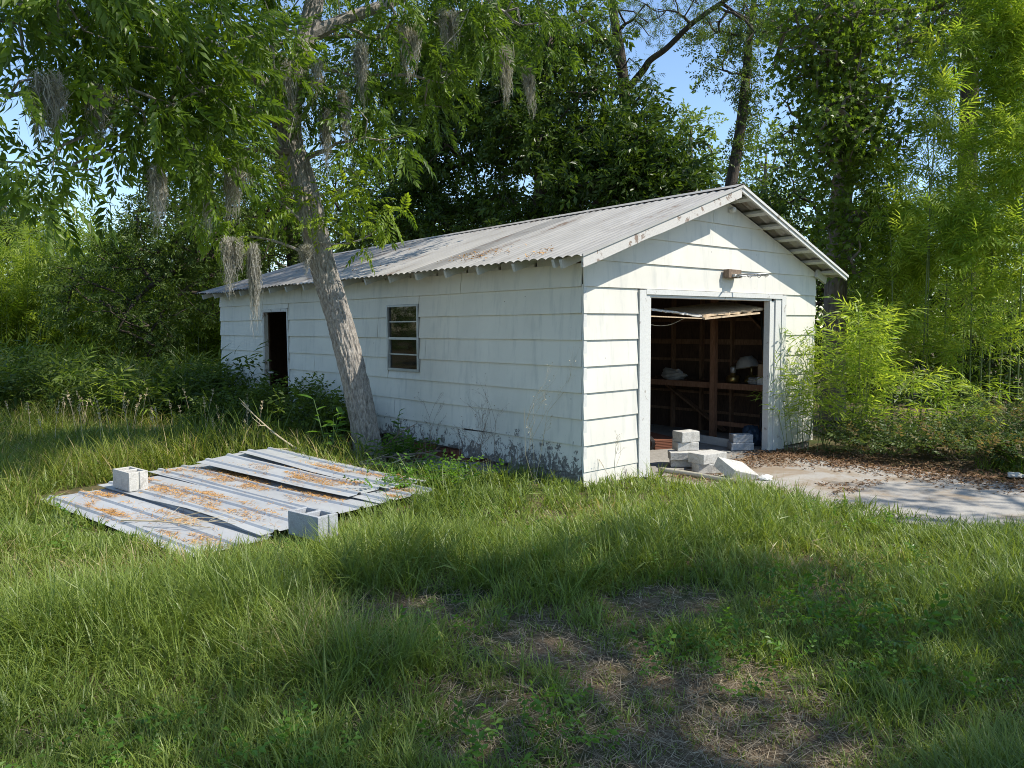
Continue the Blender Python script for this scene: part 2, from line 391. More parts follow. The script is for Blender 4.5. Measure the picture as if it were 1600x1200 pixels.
for k in range(8):
    z0 = 2.1 - .3*k; z1 = z0 + .325 if k else 2.36
    cuts = [0.0, LN]
    j = 2.2 + (k*2.44*1.37) % 4.6
    joints = [q for q in (j, j+4.6) if q < LN-.5]
    spans = []
    for a, c in zip([0]+joints, joints+[LN]): spans.append((a+.004, c-.004))
    for a, c in spans:
        segs = [(a, c)]
        def cut(segs, o0, o1):
            out = []
            for p, q in segs:
                if q <= o0 or p >= o1: out.append((p,q)); continue
                if p < o0-.03: out.append((p,o0))
                if q > o1+.03: out.append((o1,q))
            return out
        if z0 < SDZ-.05: segs = cut(segs, SD0-.06, SD1+.06)
        if z0 < WZ1-.05 and z0+.3 > WZ0+.05: segs = cut(segs, WN0-.005, WN1+.005)
        for p, q in segs:
            if k < 7: side_board(p, q, z0, z1)
            else:
                if q <= 2.25: side_board(p, q, z0, z1)
                else:
                    if p < 2.2: side_board(p, 2.2, z0-.02, z1+.02, -.015, -.075, True, .004)
                    side_board(max(p,2.203), q, z0+.01, z1, 0, 0, True)
side_board(.0, 1.25, -.17, .02, jag=True, out=.012)
side_board(WN0, WN1, WZ1+.003, 2.125); side_board(WN0, WN1, .9, WZ0-.002); side_board(SD0-.06, SD1+.08, SDZ+.057, 2.125)
# gable boards, clipped to the roof line
def clip_poly(P, f):
    out = []
    for i in range(len(P)):
        a, c = P[i], P[(i+1) % len(P)]; fa, fc = f(a), f(c)
        if fa >= 0: out.append(a)
        if (fa >= 0) != (fc >= 0):
            t = fa/(fa-fc); out.append((a[0]+t*(c[0]-a[0]), a[1]+t*(c[1]-a[1])))
    return out
def gable_board(x0, x1, z0, z1):
    P = [(x0,z0),(x1,z0),(x1,z1),(x0,z1)]
    P = clip_poly(P, lambda p: (3.40 + ROOFS*(p[0]-2.615) - .03) - p[1]); P = clip_poly(P, lambda p: (3.40 - ROOFS*(p[0]-2.615) - .03) - p[1])
    if len(P) < 3: return
    n = len(P); f = lambda z: -.037 + .02*(z-z0)/.325
    V = [(x, f(z), z) for x, z in P] + [(x, f(z)+.013, z) for x, z in P]
    b = MB(); i = np.arange(n); j = (i+1) % n
    b.add(V, np.stack([i+n, j+n, j, i], -1)); me = [list(range(n)), list(range(2*n-1, n-1, -1))]
    o = obj('siding_board', np.array(V), [np.stack([i+n, j+n, j, i], -1), np.array([me[0]]), np.array([me[1]])], M_GABLE, gar)
    return o
for k in range(8):
    z0 = 1.8 - .3*k if k else 1.8
    if z0 < -.4: break
    zz = max(z0, -.17)
    gable_board(-.034, .915, zz, z0+.325); gable_board(4.34, W_+.03, zz, z0+.325)
for z0, js in ((2.1,[]),(2.4,[]),(2.7,[]),(3.0,[2.45])):
    xs = [-.034]+js+[W_+.03]
    for a, c in zip(xs, xs[1:]): gable_board(a+.0015, c-.0015, z0, z0+.325)
# right and rear walls (barely seen): lap boards too
for k in range(8):
    z0 = 2.1-.3*k
    MB().hexa([(W_-.03,0,z0),(W_+.034,0,z0),(W_+.034,LN,z0),(W_-.03,LN,z0),(W_-.03,0,z0+.32),(W_+.016,0,z0+.32),(W_+.016,LN,z0+.32),(W_-.03,LN,z0+.32)]).build('siding_board', M_SIDE, gar)
    MB().hexa([(0,LN-.03,z0),(W_,LN-.03,z0),(W_,LN+.034,z0),(0,LN+.034,z0),(0,LN-.03,z0+.32),(W_,LN-.03,z0+.32),(W_,LN+.016,z0+.32),(0,LN+.016,z0+.32)]).build('siding_board', M_SIDE, gar)
MB().box((-.03,-.028,-.05),(.02,.0,2.1)).build('corner_post', M_TRIM, gar)
# sill beam and brick piers under the sagging side wall
MB().box((.02,.05,.02),(.14,LN,.16)).build('sill_beam', M_GREYWOOD, gar)
t = NT('old_brick'); v = t.coord(); M_BRICK = t.finish(t.ramp(t.noise(v, 14, 5), [(.3,(.16,.06,.035)),(.7,(.40,.17,.09))]), .9, 0, t.bump(t.noise(v,40),.5,.005))
for py in (1.75, 2.35, 3.0, 5.0):
    for r in range(5):
        for c in range(2):
            yy = py + c*.215 + (.1 if r % 2 else 0) + .01*rng.random(); zz = -.4 + r*.075; xx = .0+.02*rng.random()
            MB().box((xx,yy,zz),(xx+.1,yy+.2,zz+.063)).build('brick', M_BRICK, gar)
# vehicle opening: casings, reveals
def part(name, a, c, m, parent=gar): return MB().box(a, c).build(name, m, parent)
part('door_casing', (.925,-.052,-.2),(1.045,-.001,2.085), M_TRIM); part('door_casing', (1.05,-.04,-.2),(1.13,-.001,2.05), M_TRIM)
part('door_jamb', (1.133,-.03,-.2),(1.16,.16,2.0), M_TRIM)
part('door_casing', (4.21,-.052,-.2),(4.33,-.001,2.085), M_TRIM); part('door_casing', (4.05,-.04,-.2),(4.205,-.001,2.05), M_TRIM)
part('door_jamb', (3.9,-.034,-.2),(3.94,.06,2.0), M_TRIM); part('door_jamb', (3.943,-.02,-.2),(4.047,.03,2.0), M_TRIM)
part('door_head', (1.133,-.034,2.0),(3.94,.16,2.03), M_TRIM); part('door_casing', (1.048,-.056,2.033),(4.208,-.001,2.095), M_TRIM)
# side door: casings and door leaf ajar inside
part('side_casing', (-.05,SD0-.055,-.15),(.05,SD0-.005,SDZ+.05), M_TRIM); part('side_casing', (-.05,SD1+.005,-.15),(.05,SD1+.075,SDZ+.05), M_RAKE)
part('side_casing', (-.052,SD0-.004,SDZ),(.05,SD1+.004,SDZ+.055), M_TRIM)
part('door_latch', (-.02,SD1-.16,.78),(.04,SD1-.06,.81), M_TRIM)
# window: aluminium frame, two sashes, four panes
win = MB(); fr = .035
win.box((-.055,WN0,WZ0),(.03,WN0+fr,WZ1)).box((-.055,WN1-fr,WZ0),(.03,WN1,WZ1)).box((-.056,WN0+fr,WZ0),(.03,WN1-fr,WZ0+fr)).box((-.056,WN0+fr,WZ1-.028),(.03,WN1-fr,WZ1))
wo_ = win.build('window', M_ALU, gar)
zc = [(WZ0+fr, 1.245), (1.263, 1.47), (1.505, 1.725), (1.743, WZ1-.028)]
part('sash_rail', (-.048,WN0+fr,1.47),(.02,WN1-fr,1.505), M_ALU, wo_)
for z0 in (1.245, 1.725): part('muntin', (-.035,WN0+fr,z0),(.0,WN1-fr,z0+.018), M_ALU, wo_)
for s_ in (WN0+fr, WN1-fr-.022): part('sash_stile', (-.044,s_,WZ0+fr),(.015,s_+.022,1.47), M_ALU, wo_)
t = NT('dusty_window_glass'); fz = t.n('ShaderNodeFresnel', i_IOR=1.5).outputs[0]; tp = t.n('ShaderNodeBsdfTransparent'); tp.inputs[0].default_value = (.55,.58,.55,1)
gl = t.n('ShaderNodeBsdfGlossy', i_Roughness=.04); df = t.n('ShaderNodeBsdfDiffuse'); df.inputs[0].default_value = (.12,.11,.085,1)
m1 = t.n('ShaderNodeMixShader'); t.nt.links.new(t.math('MULTIPLY', fz, 1.0, True), m1.inputs[0]); t.nt.links.new(tp.outputs[0], m1.inputs[1]); t.nt.links.new(gl.outputs[0], m1.inputs[2])
m2 = t.n('ShaderNodeMixShader'); t.nt.links.new(t.math('MULTIPLY', t.g(t.noise(t.coord(), 5, 4), .35, .75), .15), m2.inputs[0]); t.nt.links.new(m1.outputs[0], m2.inputs[1]); t.nt.links.new(df.outputs[0], m2.inputs[2])
t.nt.links.new(m2.outputs[0], t.out.inputs[0]); M_GLASS = t.m
for z0, z1 in zc: part('pane', (-.02,WN0+fr,z0),(-.016,WN1-fr,z1), M_GLASS, wo_)
# ------------------------------------------------------------------ roof
SHW = .66; Y0, Y1 = -.36, 10.98
nsh = int(round((Y1-Y0)/SHW))
for side in (0, 1):
    for i in range(nsh):
        y0 = Y0 + i*SHW; y1 = min(y0+SHW+.03, Y1)
        nc = 57; ys = np.linspace(y0, y1, nc); rows = np.array([0,.06,.3,.65,1.0])
        prof = .024*np.abs(np.sin(pi*(ys-Y0)/.132))**.8
        old = y0 > 5.9 and side == 0  # far-left sheets: bent and aged, tree shade also put into their colour
        lx = -.42 - .02*rng.random() - (.03*rng.random() if old else 0)
        lift = .004*(i % 2) + (.012*rng.random() if old else 0)
        V = []
        curl = (rng.random()-.35)*.05 if old else 0
        for r in rows:
            xx = lx + (2.615-lx)*r; x = xx if side == 0 else 5.23-xx
            z = zroof(x, ys) + .012 + prof + lift + (curl*(1-r/.3) if r < .3 else 0)*np.linspace(.2,1,nc)
            if old: z = z + .02*(n2(ys, ys*0+r*3, 2.0)-.5)
            V.append(np.stack([np.full(nc, x), ys, z], -1))
        V = np.concatenate(V); a = np.arange(nc-1); q = np.stack([a,a+1,a+1+nc,a+nc],-1)
        if side == 1: q = q[:,::-1]
        Q = np.concatenate([q[:, ::-1]+k*nc for k in range(4)])
        obj('roof_sheet', V, [Q], M_ROOFD if (old or (side == 0 and i % 7 == 4)) else M_ROOF, gar, smooth=True)
cap = MB()
ys = np.linspace(Y0-.01, Y1+.01, 20)
for i in range(19):
    y0, y1 = ys[i], ys[i+1]; z0 = zroof(2.615,y0)+.05; z1 = zroof(2.615,y1)+.05
    cap.add([(2.44,y0,z0-.062),(2.615,y0,z0),(2.79,y0,z0-.062),(2.44,y1,z1-.062),(2.615,y1,z1),(2.79,y1,z1-.062)], [[0,1,4,3],[1,2,5,4]])
cap.build('ridge_cap', M_ROOF, gar)
for i in range(17):
    y = .11 + .66*i
    z0 = zroof(-.36, y)-.055; z1 = zroof(.25, y)-.055
    MB().beam((-.37,y,z0),(.25,y,z1),.042,.095).build('rafter_tail', M_TAIL, gar)
    if 0 < i: MB().beam((.25,y,z1),(2.6,y,zroof(2.6,y)-.055),.042,.095).build('rafter', M_STUD, gar); MB().beam((2.63,y,zroof(2.63,y)-.055),(5.5,y,zroof(5.5,y)-.055),.042,.095).build('rafter', M_STUD, gar)
for i in range(16):                             # blocking boards closing the eave between the rafters
    y0 = .11+.66*i+.023; y1 = y0+.614; zt0 = float(zroof(0, y0))-.004; zt1 = float(zroof(0, y1))-.004
    MB().hexa([(-.012,y0,2.34),(.012,y0,2.34),(.012,y1,2.34),(-.012,y1,2.34),(-.012,y0,zt0),(.012,y0,zt0),(.012,y1,zt1),(-.012,y1,zt1)]).build('eave_blocking', M_TAIL, gar)
for i in range(7):                              # purlins whose ends carry the gable overhang
    x = 2.86 + i*.415
    MB().beam((x,-.33,zroof(x,-.33)-.024),(x,.9,zroof(x,.9)-.024),.085,.04, up=(ROOFS,0,1)).build('purlin', M_TAIL, gar)
    x = 5.23-x
    MB().beam((x,-.33,zroof(x,-.33)-.024),(x,.9,zroof(x,.9)-.024),.085,.04, up=(-ROOFS,0,1)).build('purlin', M_TAIL, gar)
def rake(x0, x1, m, h, off, th=.028, y=-.35):
    n = 12; xs = np.linspace(x0, x1, n); V = []; 
    for x in xs:
        z = zroof(x, 0)+off; w = .012*(rng.random()-.3) if m is M_RAKE else 0
        V += [(x,y,z-h+w),(x,y,z),(x,y+th,z),(x,y+th,z-h+w)]
    Q = []
    for i in range(n-1):
        a = i*4; c = a+4; Q += [[a,c,c+1,a+1],[a+1,c+1,c+2,a+2],[a+2,c+2,c+3,a+3],[a+3,c+3,c,a]]
    e = (n-1)*4; Q += [[0,1,2,3],[e+3,e+2,e+1,e]]
    return MB().add(V, Q).build('rake_board', m, gar)
rake(-.38, 2.61, M_RAKE, .125, .005); rake(2.62, 5.62, M_TRIM, .055, .008)
rake(-.40, 2.612, M_ROOF, .03, .034, .012, -.366); rake(2.618, 5.64, M_TRIM, .035, .04, .012, -.366)
MB().beam((0.02,-.02,zroof(0.02,0)-.06),(-.38,-.02,zroof(-.38,0)-.06),.04,.1).build('lookout', M_TAIL, gar)
MB().beam((5.2,-.06,zroof(5.2,0)-.08),(5.5,-.06,zroof(5.5,0)-.08),.04,.12).build('lookout', M_TAIL, gar)
# ------------------------------------------------------------------ garage interior framing (right wall seen through the opening)
for i in range(17):
    y = .12 + i*.61
    part('stud', (W_-.15,y,-.2),(W_-.06,y+.042,2.3), M_STUD)
for z in (.12, .45, 1.02, 1.32, 1.72):
    part('wall_rail', (W_-.085,.1,z),(W_-.062,9.8,z+.045 if z != 1.32 else z+.09), M_STUD)
MB().beam((W_-.17,1.45,-.15),(W_-.17,2.9,.72),.03,.12,up=(1,0,0)).build('diagonal_brace', M_STUD, gar)
MB().beam((W_-.17,.4,1.25),(W_-.17,1.3,2.1),.03,.12,up=(1,0,0)).build('diagonal_brace', M_STUD, gar)
part('shelf', (4.62,.2,.67),(W_-.155,6.4,.70), M_STUD); part('shelf_edge', (4.585,.2,.61),(4.617,6.4,.705), M_POST)
part('shelf_edge', (4.6,.2,.0),(4.625,1.3,.07), M_POST)
for y in (1.33, 4.2): part('shelf_post', (4.49,y-.045,-.2),(4.58,y+.045,2.35), M_POST)
for i in range(8):
    x = .3 + i*.61; part('stud', (x,LN-.15,-.2),(x+.042,LN-.07,2.2), M_STUD)
for i in range(10):
    y = .4+i*1.05; MB().beam((.1,y,2.33),(W_-.1,y,2.33),.045,.12).build('tie_beam', M_STUD, gar)

# ------------------------------------------------------------------ leaf templates (axis +Y, normal +Z)
def T_leaf(w=.35, fold=.12, droop=.12):       # pointed leaf, 4 triangles
    v = [(0,0,0),(-w/2,.42,fold),(w/2,.42,fold),(0,.45,0),(0,1,-droop)]
    return np.array(v), np.array([[0,3,1],[0,2,3],[1,3,4],[3,2,4]])
def T_kite(w=.35, fold=.12, droop=.12):       # folded leaf, 2 triangles
    v = [(0,0,0),(-w/2,.45,fold),(w/2,.45,fold),(0,1,-droop)]
    return np.array(v), np.array([[0,3,1],[0,2,3]])
def T_lance(w=.13, droop=.18):                # long narrow leaf, 2 quads -> 3 tris
    v = [(0,0,0),(-w/2,.3,.0),(w/2,.3,.0),(0,1,-droop)]
    return np.array(v), np.array([[0,2,1],[1,2,3]])
def join(ts):
    V=[];F=[];n=0
    for v,f in ts: V.append(v); F.append(f+n); n+=len(v)
    return np.concatenate(V), np.concatenate(F)
def xf(t, d, nrm, p, s):
    v,f = inst(t[0], t[1], np.array([d],float), np.array([nrm],float), np.array([p],float), s); return v,f
def stick(a, b, w):
    a=np.array(a,float); b=np.array(b,float); d=unit((b-a)[None])[0]; x=np.cross(d,(0,0,1)); nn=np.linalg.norm(x); x = x/nn if nn>1e-3 else np.array([1.,0,0])
    return np.array([a-x*w,a+x*w,b]), np.array([[0,1,2]])
def T_pecan(k=6, seed=0):                     # compound leaf about 0.42 long, leaflets drooping
    r = np.random.default_rng(seed); ts=[]
    L=.40
    P = lambda t: np.array([.04*np.sin(seed)*t, L*t*(1-.12*t), -.13*t*t-.02*t])
    for i in range(4): ts.append(stick(P(i/4), P((i+1)/4), .0016))
    lf = T_leaf(.31,.04,.18)
    for i in range(k):
        t = .18+.78*i/(k-1); p = P(t); ln = (.092+.048*np.sin(pi*min(1,t*.9)))*(.85+.3*r.random())
        for sgn in (-1,1):
            a = .95-.35*t+.15*(r.random()-.5)
            d = (sgn*np.sin(a), np.cos(a), -.35-.35*r.random())
            ts.append(xf(lf, d, (sgn*.25*r.random(), -.2, 1), p, ln))
    ts.append(xf(lf, (0,1,-.5), (0,.3,1), P(1), .13))
    return join(ts)
PECAN = [T_pecan(6,1), T_pecan(5,2), T_pecan(6,3)]
def T_star():                                 # five-lobed leaf
    v=[(0,0,0)]; 
    for i in range(5):
        a = pi/2 + (i-2)*.95; v.append((.34*cos(a+.42) if i==4 else .34*cos(a+.475)*0+0,0,0)) if False else None
    v=[(0,.0,0)]; 
    for i in range(11):
        a = -pi*.10 + (pi*1.2)*i/10; r = 1.0 if i%2==1 else .42
        if i in (0,10): r=.18
        v.append((r*.62*cos(a), .25+r*.72*sin(a), -.10*r*r))
    f=[[0,i,i+1] for i in range(1,11)]
    return np.array(v), np.array(f)
STAR=[T_star()]
def T_spray(nl, ln, w, spread, seed, drop=.2, L=.25):   # twig with alternate leaves
    r=np.random.default_rng(seed); ts=[stick((0,0,0),(0,L,-.03),.0022)]
    lf=T_lance(w, drop)
    for i in range(nl):
        t=.15+.85*i/max(1,nl-1); sg = 1 if i%2 else -1
        a=sg*(spread*(1-.55*t)+.25*(r.random()-.5)); 
        ts.append(xf(lf,(np.sin(a),np.cos(a),-.15-.35*r.random()+.2*(r.random()-.5)),(.5*(r.random()-.5),-.1,1),(0,L*t,-.03*t),ln*(.75+.5*r.random())))
    return join(ts)
BAM=[T_spray(8,.135,.16,1.0,i) for i in range(4)]
BAMS=[T_spray(5,.17,.13,1.1,i+10) for i in range(3)]
def T_twigleaf(nl, ln, w, seed, L=.3):
    r=np.random.default_rng(seed); ts=[stick((0,0,0),(0,L,-.02),.003)]; lf=T_kite(w*1.08,.08,.12)
    for i in range(nl):
        t=.1+.9*i/max(1,nl-1); sg=1 if i%2 else -1; a=sg*(1.1*(1-.6*t)+.4*(r.random()-.5))
        ts.append(xf(lf,(np.sin(a),np.cos(a),-.3+.6*(r.random()-.5)),(.9*(r.random()-.5),.6*(r.random()-.5),1),(0,L*t,0),ln*(.7+.5*r.random())))
    return join(ts)
OAKS=[T_twigleaf(8,.10,.38,i) for i in range(4)]
MAGS=[T_twigleaf(6,.15,.42,i+20,.25) for i in range(4)]
FARS=[T_twigleaf(6,.20,.5,i+40,.5) for i in range(3)]
SMALL=[T_twigleaf(7,.06,.5,i+60,.16) for i in range(3)]

# ------------------------------------------------------------------ tree builder
def limb_curve(a, c, sag=.15, n=9):
    a=np.array(a,float); c=np.array(c,float); L=np.linalg.norm(c-a); m=(a+c)/2+np.array([0,0,sag*L])+rng.normal(size=3)*.05*L
    t=np.linspace(0,1,n)[:,None]; P=(1-t)**2*a+2*t*(1-t)*m+t*t*c
    P[1:-1]+=rng.normal(size=(n-2,3))*.018*L; return P
def bark_trunk(pts, rad, sides=14, n=6, ridge=0.0, flare=0.0):
    P=catmull(pts,n); R=np.interp(np.linspace(0,1,len(P)), np.linspace(0,1,len(rad)), rad)
    V,Q,T=tube(P,R,sides)
    if ridge:
        k=len(P)*sides; c=np.repeat(P,sides,0); d=V[:k]-c; rr=np.linalg.norm(d,axis=1,keepdims=True); d/=rr
        s=np.repeat(np.concatenate([[0],np.cumsum(np.linalg.norm(np.diff(P,axis=0),axis=1))]),sides)[:,None]
        def rid(f,g,o): 
            q=np.concatenate([d[:,:1]*f+.12*np.sin(s*3),d[:,1:2]*f,s*g+o],1); return 1-np.abs(2*vnoise(q)-1)
        h=.6*rid(8,5.5,0)**1.5+.4*rid(17,13,40)
        V[:k]+=d*(h[:,None]-.55)*ridge
        if flare: V[:k]+=d*rr*flare*np.exp(-s/.22)*(1+.5*np.sin(np.arctan2(d[:,1:2],d[:,0:1])*4))
    return V,Q,T
def tree(name, label, cat, base, trunk, rad, blobs, tmpls, leafm, barkm, lpc=6, lsize=1.0, cr=.35, tip=.006, group=None,
         droop=.25, ridge=0., sides=12, tn=6, flare=0., limbs=(), up=.6, attach=.8, crown_name='crown', maxr=.12, shell=.45):
    root = thing(name, base, label, cat, group)
    wood = MB(); V,Q,T = bark_trunk(trunk, rad, sides, tn, ridge, flare); wood.add(V,Q,T)
    TP = catmull(trunk, 6)
    nodes=[p for p in TP]; par=[-1]+list(range(len(TP)-1)); fixed=len(TP)
    for lp, lr in limbs:
        LP=catmull(lp,5); V,Q,T=tube(LP,np.interp(np.linspace(0,1,len(LP)),np.linspace(0,1,len(lr)),lr),8); wood.add(V,Q,T)
        j=int(np.argmin(np.linalg.norm(TP-LP[0],axis=1)))
        for p in LP: nodes.append(p); par.append(j); j=len(nodes)-1
    fixed=len(nodes)
    clus=[]
    for (c, r, n) in blobs:
        c=np.array(c,float); r=np.broadcast_to(np.array(r,float),(3,))
        d=rvec(n); u=(shell+(1-shell)*rng.random(n)**.6)[:,None]
        u=np.where(rng.random((n,1))<.3, rng.random((n,1))**.33, u)
        pts=c+d*u*r
        # limb to blob centre
        N=np.array(nodes[:fixed]); cost=np.linalg.norm(N-c,axis=1)+1.2*np.maximum(0,N[:,2]-c[2]+.0)
        j=int(np.argmin(cost)); LP=limb_curve(N[j],c,.08,8)
        for p in LP[1:]: nodes.append(p); par.append(j); j=len(nodes)-1
        order=np.argsort(np.linalg.norm(pts-c,axis=1))
        start=len(nodes)-7
        loc=[np.array(p) for p in nodes[start:]]; ids=list(range(start,len(nodes)))
        for p in pts[order]:
            A=np.array(loc); dd=np.linalg.norm(A-p,axis=1); q=int(np.argmin(dd))
            nodes.append(p); par.append(ids[q]); loc.append(p); ids.append(len(nodes)-1); clus.append(len(nodes)-1)
    cnt=np.zeros(len(nodes)); 
    for i in clus: cnt[i]+=1
    for i in range(len(nodes)-1,-1,-1):
        if par[i]>=0: cnt[par[i]]+=cnt[i]
    Nn=np.array(nodes)
    for i in range(fixed,len(nodes)):
        a=Nn[par[i]]; c=Nn[i]; L=np.linalg.norm(c-a)
        if L<1e-4: continue
        r1=min(tip*max(cnt[i],1)**.5, maxr); r0=min(tip*max(cnt[i],1)**.5*1.15, maxr)
        if L>.35:
            m=(a+c)/2+rng.normal(size=3)*.06*L; V,Q,T=tube([a,m,c],[r0,(r0+r1)/2,r1],4 if r0<.03 else 6,False)
        else: V,Q,T=tube([a,c],[r0,r1],4 if r0<.03 else 6,False)
        wood.add(V,Q,T if len(T) else None)
    wood.build('trunk', barkm, root, smooth=ridge==0)
    P=Nn[clus]; Pa=Nn[[par[i] for i in clus]]; n=len(P)*lpc
    Pc=np.repeat(P,lpc,0); dr=np.repeat(unit(P-Pa),lpc,0)
    pos=Pc+rvec(n)*(rng.random((n,1))**.5)*cr
    D=unit(dr*.7+rvec(n)*.9+np.array([0,0,-droop])); Nm=rvec(n)*.75+np.array([0,0,up])
    tone=np.repeat(rng.random(len(P)),lpc)*.35
    cl=Cloud().mix(tmpls,D,Nm,pos,lsize*(.75+.5*rng.random(n)),np.clip(tone+rng.random(n)*.65,0,1))
    cl.build(crown_name, leafm, root)
    return root
def bl(px,py,d,r,n): return (pix(px,py,d), r, n)

# ---- pecan in front of the side wall
pt=[(577,728,10.6),(573,690,10.52),(556,600,10.45),(530,500,10.4),(503,410,10.35),(485,330,10.3),(470,270,10.3),(453,215,10.3),(455,150,10.2),(472,80,10.2),(488,20,10.2),(497,-60,10.2),(510,-260,10.3),(540,-520,10.5)]
pr=[.215,.18,.17,.165,.162,.16,.155,.15,.14,.125,.115,.105,.08,.04]
lim=[([pix(*q) for q in [(458,190,10.25),(410,130,9.6),(330,70,8.8),(220,10,8.0),(90,-30,7.2),(-60,-40,6.6)]],[.11,.09,.075,.06,.045,.03]),
     ([pix(*q) for q in [(478,60,10.2),(540,30,10.3),(620,0,10.6),(740,-50,11.0)]],[.10,.085,.07,.05]),
     ([pix(*q) for q in [(456,200,10.25),(380,170,9.8),(300,190,9.2),(235,215,8.6)]],[.07,.055,.04,.025]),
     ([pix(*q) for q in [(484,372,10.22),(470,345,10.05),(440,318,9.95),(412,296,9.9)]],[.022,.018,.013,.007]),
     ([pix(*q) for q in [(490,378,10.15),(530,382,10.0),(570,372,9.95),(600,350,9.95)]],[.016,.013,.01,.006]),
     ([pix(*q) for q in [(475,395,10.2),(440,380,10.0),(395,370,9.9),(350,372,9.8)]],[.022,.017,.012,.006])]
bl1=[bl(30,0,6.6,(1.0,1.0,.6),34),bl(190,30,7.2,(1.0,1.0,.55),34),bl(290,110,8.0,(.6,.6,.45),16),bl(15,150,6.4,(.4,.4,.25),8),bl(200,160,7.4,(.55,.55,.45),13),bl(50,255,6.5,(.35,.3,.12),4),bl(270,165,7.8,(.8,.8,.6),20),bl(330,50,8.6,(1.1,1.1,.8),26),
     bl(395,65,9.8,(.65,.65,.5),15),bl(555,140,10.5,(.55,.55,.5),14),bl(505,120,9.7,(.25,.25,.2),4),bl(590,60,10.2,(.9,.9,.7),20),bl(690,50,10.8,(.9,.9,.65),22),bl(790,20,11.2,(1.0,1.0,.7),22),bl(670,125,10.8,(.5,.5,.5),10),
     bl(300,245,8.4,(.45,.45,.3),9),bl(110,265,7.0,(.35,.3,.12),4),bl(345,185,9.4,(.5,.5,.35),9),bl(570,215,10.0,(.55,.55,.4),12),bl(350,235,9.4,(.35,.35,.2),4),
     bl(880,-10,12.0,(.8,.8,.6),12),bl(100,-170,7.5,(1.9,1.9,1.0),30),bl(400,-180,9.4,(2.2,2.2,1.2),40),bl(720,-170,11.2,(2.2,2.2,1.2),36),bl(560,-450,10.6,(2.6,2.6,2.0),40),((-3.2,-1.0,7.7),(1.7,1.7,.9),34),((-4.8,.2,7.2),(1.5,1.5,.8),28),((-2.,.4,8.2),(1.5,1.5,.9),26),((-5.,-1.8,6.9),(1.3,1.3,.7),22),((3.2,3.6,9.6),(1.5,1.5,.9),36),((2.4,6.2,9.8),(1.7,1.7,.9),56),((0,8.8,9.6),(1.8,1.8,.9),60),((-.5,5.5,9.6),(1.9,1.9,1.1),60),((-2.6,7.2,9.6),(2,2,1.1),64),((1.2,7.6,9.9),(2,2,1.1),60),((-4.6,6.4,9.0),(1.9,1.9,1.0),50),((2.8,10.,10.4),(2.,2.,1.1),50),((-2.2,9.6,9.8),(2.,2.,1.1),54)]
pecan=tree('pecan_tree','leaning rough barked pecan tree in front of the white side wall','tree',pix(577,728,10.6),[pix(*q) for q in pt],pr,bl1,PECAN,L_PECAN,M_BARK,lpc=6,cr=.30,tip=.006,droop=.35,ridge=.038,sides=84,tn=28,flare=.22,limbs=lim,up=.75,shell=.3)
cl=Cloud(); 
for q,n,r in [((330,345,9.8),10,.2),((470,330,9.9),10,.25),((610,330,9.95),12,.25),((560,300,10),12,.3),((500,350,9.95),8,.2),((375,340,9.85),9,.2),((412,292,9.9),22,.30),((450,300,9.95),14,.25),((545,320,10),16,.3),((585,345,9.95),14,.25),((520,300,10),12,.25),((345,368,9.8),12,.2),((385,372,9.85),12,.22),((425,330,9.9),9,.2),((560,385,10),7,.15),((350,345,9.8),7,.15)]:
    pos=pix(*q)+rvec(n)*rng.random((n,1))**.5*r*np.array([1,1,.6]); D=unit(rvec(n)*.9+np.array([-.2,-.3,-.25])); cl.mix(PECAN,D,rvec(n)*.35+np.array([0,0,1]),pos,.62+.3*rng.random(n),rng.random(n))
cl.build('young_shoots', L_PECANY, pecan)
V,Q,T=tube(catmull([pix(*q) for q in [(458,238,10.25),(430,236,10.0),(395,234,9.8),(365,237,9.6)]],5),np.linspace(.05,.022,16),8); MB().add(V,Q,T).build('broken_stub', M_BARK2, pecan, smooth=True)

